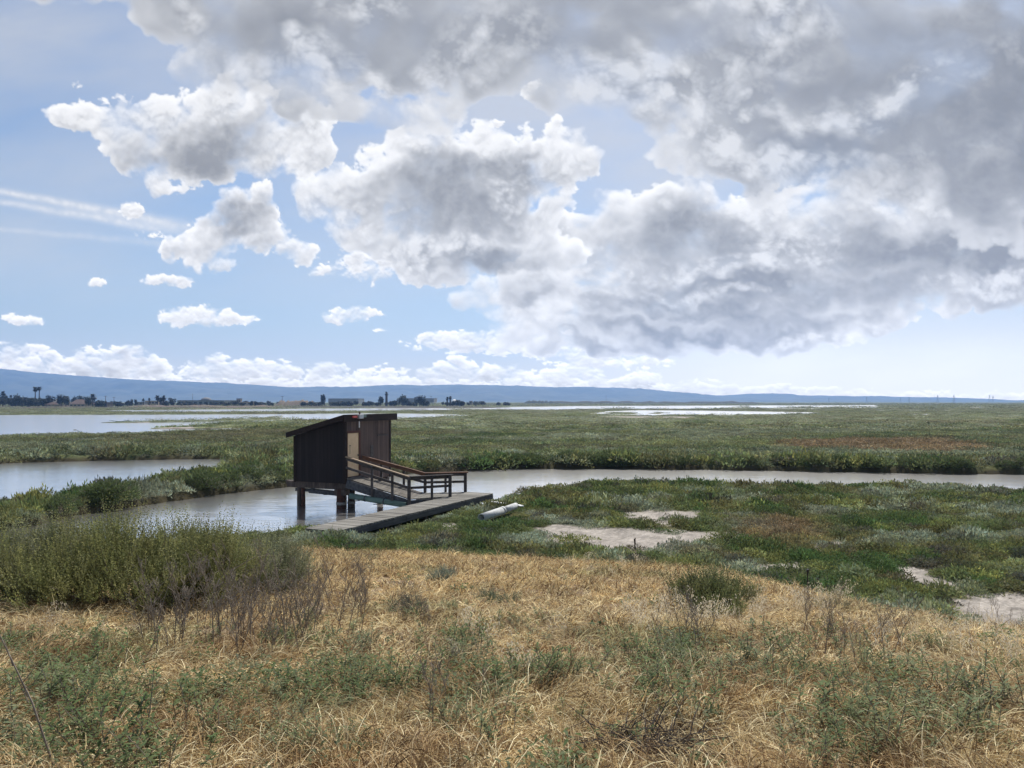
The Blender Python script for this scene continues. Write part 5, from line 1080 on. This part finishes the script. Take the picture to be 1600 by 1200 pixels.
for k in range(34):
    px = 160 + k * 7.7 + RS.uniform(-3, 3); tree(px, RS.uniform(627.5, 630.8), 4 if k % 3 else 2, 'low dark bush in the broken line along the far shore left of the hut', 'bushes along the far shore left of the hut', Y=RS.uniform(600, 680), wide=RS.uniform(.9, 1.7), zb=.9)
for k in range(26):
    px = 425 + k * 14.5 + RS.uniform(-6, 6); tree(px, RS.uniform(627.3, 630), 4 if k % 3 else 2, 'small dark bush in the distant line behind the far shore above the hut', 'distant line of bushes in the middle', Y=RS.uniform(660, 780), wide=RS.uniform(.9, 1.7), zb=.9)
def palm_mesh(h, tr, fr, n, skirt):
    t = MB(); t.tube([(0, 0, -.5), (.1, 0, h * .5), (0, 0, h)], [tr * 1.25, tr, tr * .9], 8)
    V, F, C = [], [], []
    for k in range(n):
        a = RS.uniform(0, 6.283); el = RS.uniform(-.9 if not skirt else -1.3, 1.2); L = fr * RS.uniform(.75, 1.1); p = np.array((0., 0., h)); d = np.array((math.cos(a) * math.cos(el), math.sin(a) * math.cos(el), math.sin(el))); s = np.array((-math.sin(a), math.cos(a), 0)); w = fr * .22; sh = RS.uniform(.7, 1.2)
        for j in range(3):
            q = p + d * L / 3; d = nrm(d + np.array((0, 0, -.35))); b = len(V); w0, w1 = (w * (.4, 1, .8)[j], w * (1, .8, .1)[j]); V += [p - s * w0, p + s * w0, q + s * w1, q - s * w1]; F.append((b, b + 1, b + 2, b + 3)); C += [(sh, sh, sh, 1)] * 4; p = q
    return t, (V, F, C)
def palm(px, top, Y, tr, fr, label, group=None, skirt=False, zb=.9, n=60):
    h = (HOR - top) / FPX * Y + HCAM - zb - fr * .7; t, d = palm_mesh(h, tr, fr, n, skirt); root = empty('palm_tree', (ground_line(px, Y), Y, zb), RS.uniform(0, 6)); tag(root, label, 'palm tree', group)
    t.build('trunk', M_PALMBARK, root, True); link('crown', mk('crown', d, M_TREE), root)
palm(4.5, 611, 575, .4, 2.6, 'palm at the far left edge rising above the tree belt'); palm(17, 617, 590, .25, 1.5, 'small thin palm second from the left edge above the tree belt'); palm(55, 604.5, 575, .36, 2.6, 'tall slender palm, left one of the pair above the tree belt'); palm(61.5, 603, 575, .36, 2.5, 'tall slender palm, right and taller one of the pair above the tree belt')
palm(145, 615.5, 545, .4, 3.4, 'bushy palm beside the dense tree right of the brown roofed house', n=44); palm(246, 617, 560, .4, 2.6, 'palm, left one in the cluster of three right of the cream house'); palm(251, 621, 560, .4, 2.6, 'palm, lower middle one in the cluster of three right of the cream house'); palm(255.5, 618, 560, .4, 2.7, 'palm, right one in the cluster of three right of the cream house')
palm(224, 622.5, 590, .35, 1.5, 'short palm behind the white building, left of the cream house'); palm(233.3, 621.5, 590, .5, 1.3, 'short thick palm standing in front of the cream house'); palm(604, 611.5, 600, .95, 2.2, 'tall palm with thick dark trunk behind the hut, alone above the bushes', skirt=True, n=44); palm(699, 620, 605, .6, 2.0, 'short palm left of the white dome on the far shore', skirt=True); palm(703.5, 618.5, 605, .7, 2.0, 'taller palm next to the white dome on the far shore', skirt=True)

M_CREAM = simple_mat('cream_plaster', (0.36, 0.29, 0.21), (0.44, 0.37, 0.28), .5, .85, bstr=0); M_GREYW = simple_mat('grey_green_panel', (0.16, 0.18, 0.155), (0.24, 0.25, 0.225), .3, .8, bstr=0); M_TAN = simple_mat('tan_wall', (0.21, 0.17, 0.14), (0.29, 0.24, 0.20), .4, .85, bstr=0)
M_BROOF = simple_mat('brown_roof', (0.075, 0.05, 0.042), (0.13, 0.09, 0.075), .6, .9, bstr=0); M_GROOF = simple_mat('grey_roof', (0.15, 0.145, 0.14), (0.22, 0.215, 0.205), .5, .85, bstr=0); M_GLASS = simple_mat('dark_window', (0.02, 0.025, 0.03), (0.04, 0.045, 0.05), 1, .2, bstr=0); M_PALE = simple_mat('pale_wall', (0.20, 0.20, 0.195), (0.27, 0.265, 0.255), .4, .8, bstr=0); M_DSHED = simple_mat('dark_shed_wall', (0.06, 0.05, 0.045), (0.11, 0.09, 0.08), .5, .9, bstr=0)
def building(name, x0, x1, yt, yb, Y, depth, wall, roofm, style, label, cat='house', wins=3, eave=.45):
    """x0..x1, yt (roof top) and yb (base) as seen from the levee, at distance Y"""
    X0, X1 = ground_line(x0, Y), ground_line(x1, Y); z0 = HCAM - (yb - HOR) / FPX * Y - 1.0; zt = HCAM - (yt - HOR) / FPX * Y; w = X1 - X0; H = zt - z0
    root = empty(name, ((X0 + X1) / 2, Y, z0)); tag(root, label, cat); hw = H * (1 - eave) if style in ('gable', 'dome') else H - .3
    m = MB(); m.box((-w / 2, 0, 0), (w / 2, depth, hw)); m.build('wall', wall, root)
    if style == 'gable':
        m = MB(); o = .4; m.add([(-w / 2 - o, -o, hw - .05), (w / 2 + o, -o, hw - .05), (w / 2 + o, depth + o, hw - .05), (-w / 2 - o, depth + o, hw - .05), (-w / 2 + w * .12, depth / 2, H), (w / 2 - w * .12, depth / 2, H)], ((0, 1, 5, 4), (2, 3, 4, 5), (0, 3, 2, 1)), ((0, 4, 3), (1, 2, 5)), ); m.build('roof', roofm, root)
    elif style == 'dome':
        m = MB(); n = 20; rg = []
        for j in range(7): q = j / 7 * math.pi / 2; rg.append([(w * .5 * math.cos(q) * math.cos(k * 6.2832 / n), depth / 2 + w * .5 * math.cos(q) * math.sin(k * 6.2832 / n), hw + (H - hw) * math.sin(q)) for k in range(n)])
        m.add([v for r_ in rg for v in r_] + [(0, depth / 2, H)], [(i * n + k, i * n + (k + 1) % n, (i + 1) * n + (k + 1) % n, (i + 1) * n + k) for i in range(6) for k in range(n)], [(6 * n + k, 6 * n + (k + 1) % n, 7 * n) for k in range(n)]); m.build('roof', roofm, root, True)
    else:
        m = MB(); m.box((-w / 2 - .2, -.2, hw), (w / 2 + .2, depth + .2, H)); m.build('roof', roofm, root)
    for k in range(wins):
        cx = -w / 2 + w * (k + .5) / wins; ww = min(w / wins * .28, 2.2); m = MB(); m.box((cx - ww, -.06, 1.0 + (hw - 1.0) * .35), (cx + ww, .05, 1.0 + (hw - 1.0) * .75)); m.build('window', M_GLASS, root)
building('house', 80, 96, 622.5, 634, 555, 12, M_TAN, M_GROOF, 'gable', 'grey roofed house left of the broad dark tree on the far left shore'); building('house', 108.5, 132, 624, 636, 545, 14, M_CREAM, M_BROOF, 'gable', 'cream house with brown hipped roof right of the broad dark tree', wins=4, eave=.5); building('shed', 148, 167, 628.5, 636, 548, 8, M_DSHED, M_BROOF, 'flat', 'long dark open shed at the right end of the tree belt', 'shed', 3)
building('house', 70, 84, 628, 634.5, 545, 8, M_TAN, M_BROOF, 'gable', 'low house with brown roof half hidden in the belt of trees'); building('low_building', 212, 222.5, 628, 632, 600, 8, M_PALE, M_PALE, 'flat', 'small white building beside the three narrow trees', 'building', 2); building('house', 226.5, 246.5, 626, 632.5, 610, 12, M_CREAM, M_CREAM, 'flat', 'long cream house left of the cluster of palms', wins=4)
building('warehouse', 277, 350, 625.4, 634, 700, 40, M_GREYW, M_GROOF, 'flat', 'long grey-green warehouse on the far shore', 'warehouse', 9); building('domed_hall', 310, 325.5, 620.8, 633, 760, 14, M_GREYW, M_GROOF, 'dome', 'hall with shallow dark domed roof behind the grey-green warehouse', 'hall', 0, .3); building('shed', 372.5, 393, 628, 632.8, 640, 10, M_CREAM, M_CREAM, 'flat', 'low cream shed on the far shore right of the warehouse', 'shed', 3)
building('tower_block', 369.5, 375.5, 622.6, 632.5, 720, 5, M_TAN, M_BROOF, 'flat', 'small square brown tower above the cream shed', 'tower', 2); building('warehouse', 513, 560, 622.6, 629, 1000, 40, M_PALE, M_GROOF, 'flat', 'wide pale warehouse far behind the leaning tree', 'warehouse', 0); building('warehouse', 637, 678, 622.2, 628, 1000, 40, M_PALE, M_TAN, 'flat', 'wide pale building far behind the large dark round tree', 'warehouse', 0); building('domed_tank', 704.5, 714.5, 624, 632, 640, 5, M_WHITE, M_WHITE, 'dome', 'small white dome beside the two short palms', 'tank', 0, .5)
building('low_building', 733, 738, 626.5, 631, 800, 6, M_TAN, M_BROOF, 'flat', 'small tan building, left one of two right of the white dome', 'building', 1); building('low_building', 748, 757, 627, 631, 800, 6, M_PALE, M_BROOF, 'flat', 'small pale building, right one of two right of the white dome', 'building', 2)
# low dry banks along the far shore
def berm(x0, x1, yt, Y, col, label):
    X0, X1 = ground_line(x0, Y), ground_line(x1, Y); n = 40; V = []; H = HCAM - (yt - HOR) / FPX * Y
    for i in range(n + 1):
        x = X0 + (X1 - X0) * i / n; e = min(1, 6 * min(i, n - i) / n); h = H * e * (1 + .15 * RS.normal()); V += [(x, Y - 8, -.3), (x, Y - 2, h * .85), (x, Y + 3, h), (x, Y + 14, -.3)]
    F = [(4 * i + k, 4 * i + 4 + k, 4 * i + 5 + k, 4 * i + 1 + k) for i in range(n) for k in range(3)]
    tag(link('shore_terrain', mesh_np('shore_terrain', V, np.array(F), simple_mat('dry_bank', tuple(c * .75 for c in col), col, .5, .95, bstr=0), None, True)), label, 'bank', kind='structure')
berm(-150, 420, 635.3, 520, (0.085, 0.07, 0.048), 'brown dry bank under the trees of the far shore'); berm(170, 460, 633.4, 545, (0.15, 0.115, 0.085), 'paler dry bank before the far houses'); berm(400, 800, 634.4, 560, (0.06, 0.054, 0.036), 'dark bank of the far shore in the middle'); berm(425, 500, 626.5, 640, (0.17, 0.135, 0.098), 'tan mound behind the leaning tree'); berm(790, 1220, 627.3, 1400, (0.085, 0.085, 0.06), 'long dark bank on the far right horizon'); berm(815, 870, 626.4, 1350, (0.06, 0.065, 0.045), 'dark raised bank on the horizon')
def pole(px, yt, yb, Y, label, arms=True, r=.22, group=None):
    z0 = max(.2, HCAM - (yb - HOR) / FPX * Y); h = HCAM - (yt - HOR) / FPX * Y - z0; root = empty('utility_pole', (ground_line(px, Y), Y, z0)); tag(root, label, 'pole', group)
    m = MB(); m.tube([(0, 0, -1), (0, 0, h)], [r, r * .7], 7); m.build('post', M_BARK, root)
    if arms: m = MB(); m.box((-1.3, -.12, h * .93 - .12), (1.3, .12, h * .93 + .12)); m.build('crossarm', M_BARK, root)
pole(165, 618.6, 626, 640, 'utility pole, left one of two right of the bushy palm'); pole(178, 620.5, 626, 700, 'utility pole, shorter right one of two right of the bushy palm'); pole(301, 615, 628, 640, 'thin pale mast above the grey-green warehouse', False, .12); pole(441, 619, 627, 700, 'utility pole above the tan mound on the far shore'); pole(673.5, 619, 628, 900, 'utility pole above the wide pale building behind the large dark tree'); pole(947, 617, 627, 1500, 'tall thin mast on the horizon right of the middle', False, .22)
M_STEEL = simple_mat('pylon_steel', (0.16, 0.17, 0.18), (0.24, 0.25, 0.26), 1, .6, bstr=0)
def pylon(px, yt, Y, label, group):
    zb = .25; h = HCAM - (yt - HOR) / FPX * Y - zb; root = empty('power_pylon', (ground_line(px, Y), Y, zb), RS.uniform(-.4, .4)); tag(root, label, 'pylon', group); b = h * .13; m = MB()
    lv = [0, .22, .42, .60, .76, .9, 1.0]; wd = [b, b * .72, b * .5, b * .34, b * .26, b * .2, .1]; q = max(.16, h * .011)
    for sx, sy in ((-1, -1), (1, -1), (1, 1), (-1, 1)):
        for i in range(6): m.beam((sx * wd[i], sy * wd[i], h * lv[i]), (sx * wd[i + 1], sy * wd[i + 1], h * lv[i + 1]), q, q)
    for i in range(6):
        for s in (-1, 1):
            m.beam((-wd[i], s * wd[i], h * lv[i]), (wd[i + 1], s * wd[i + 1], h * lv[i + 1]), q * .6, q * .6); m.beam((wd[i], s * wd[i], h * lv[i]), (-wd[i + 1], s * wd[i + 1], h * lv[i + 1]), q * .6, q * .6)
    m.build('tower_frame', M_STEEL, root)
    for zz, L in ((.72, .17), (.82, .14), (.92, .11)): m = MB(); m.beam((-h * L, 0, h * zz), (h * L, 0, h * zz), q, q * 1.3); m.build('crossarm', M_STEEL, root)
for px, yt, Y, lab in ((1295, 621, 3000, 'power pylon, leftmost of the line on the right horizon'), (1354, 619.5, 2800, 'second power pylon from the left on the right horizon'), (1407, 620.5, 3200, 'shorter power pylon just left of the middle of the line on the horizon'), (1420.5, 619.5, 2800, 'power pylon close to the right of the shorter one on the horizon'), (1465, 617.5, 2600, 'power pylon left of the tallest one on the horizon'), (1490.5, 616.5, 2300, 'tallest power pylon of the line on the right horizon'), (1546, 616.8, 2500, 'power pylon, left one of the close pair near the right edge'), (1551.5, 618, 2600, 'power pylon, right one of the close pair near the right edge')): pylon(px, yt, Y, lab, 'power pylons on the horizon')
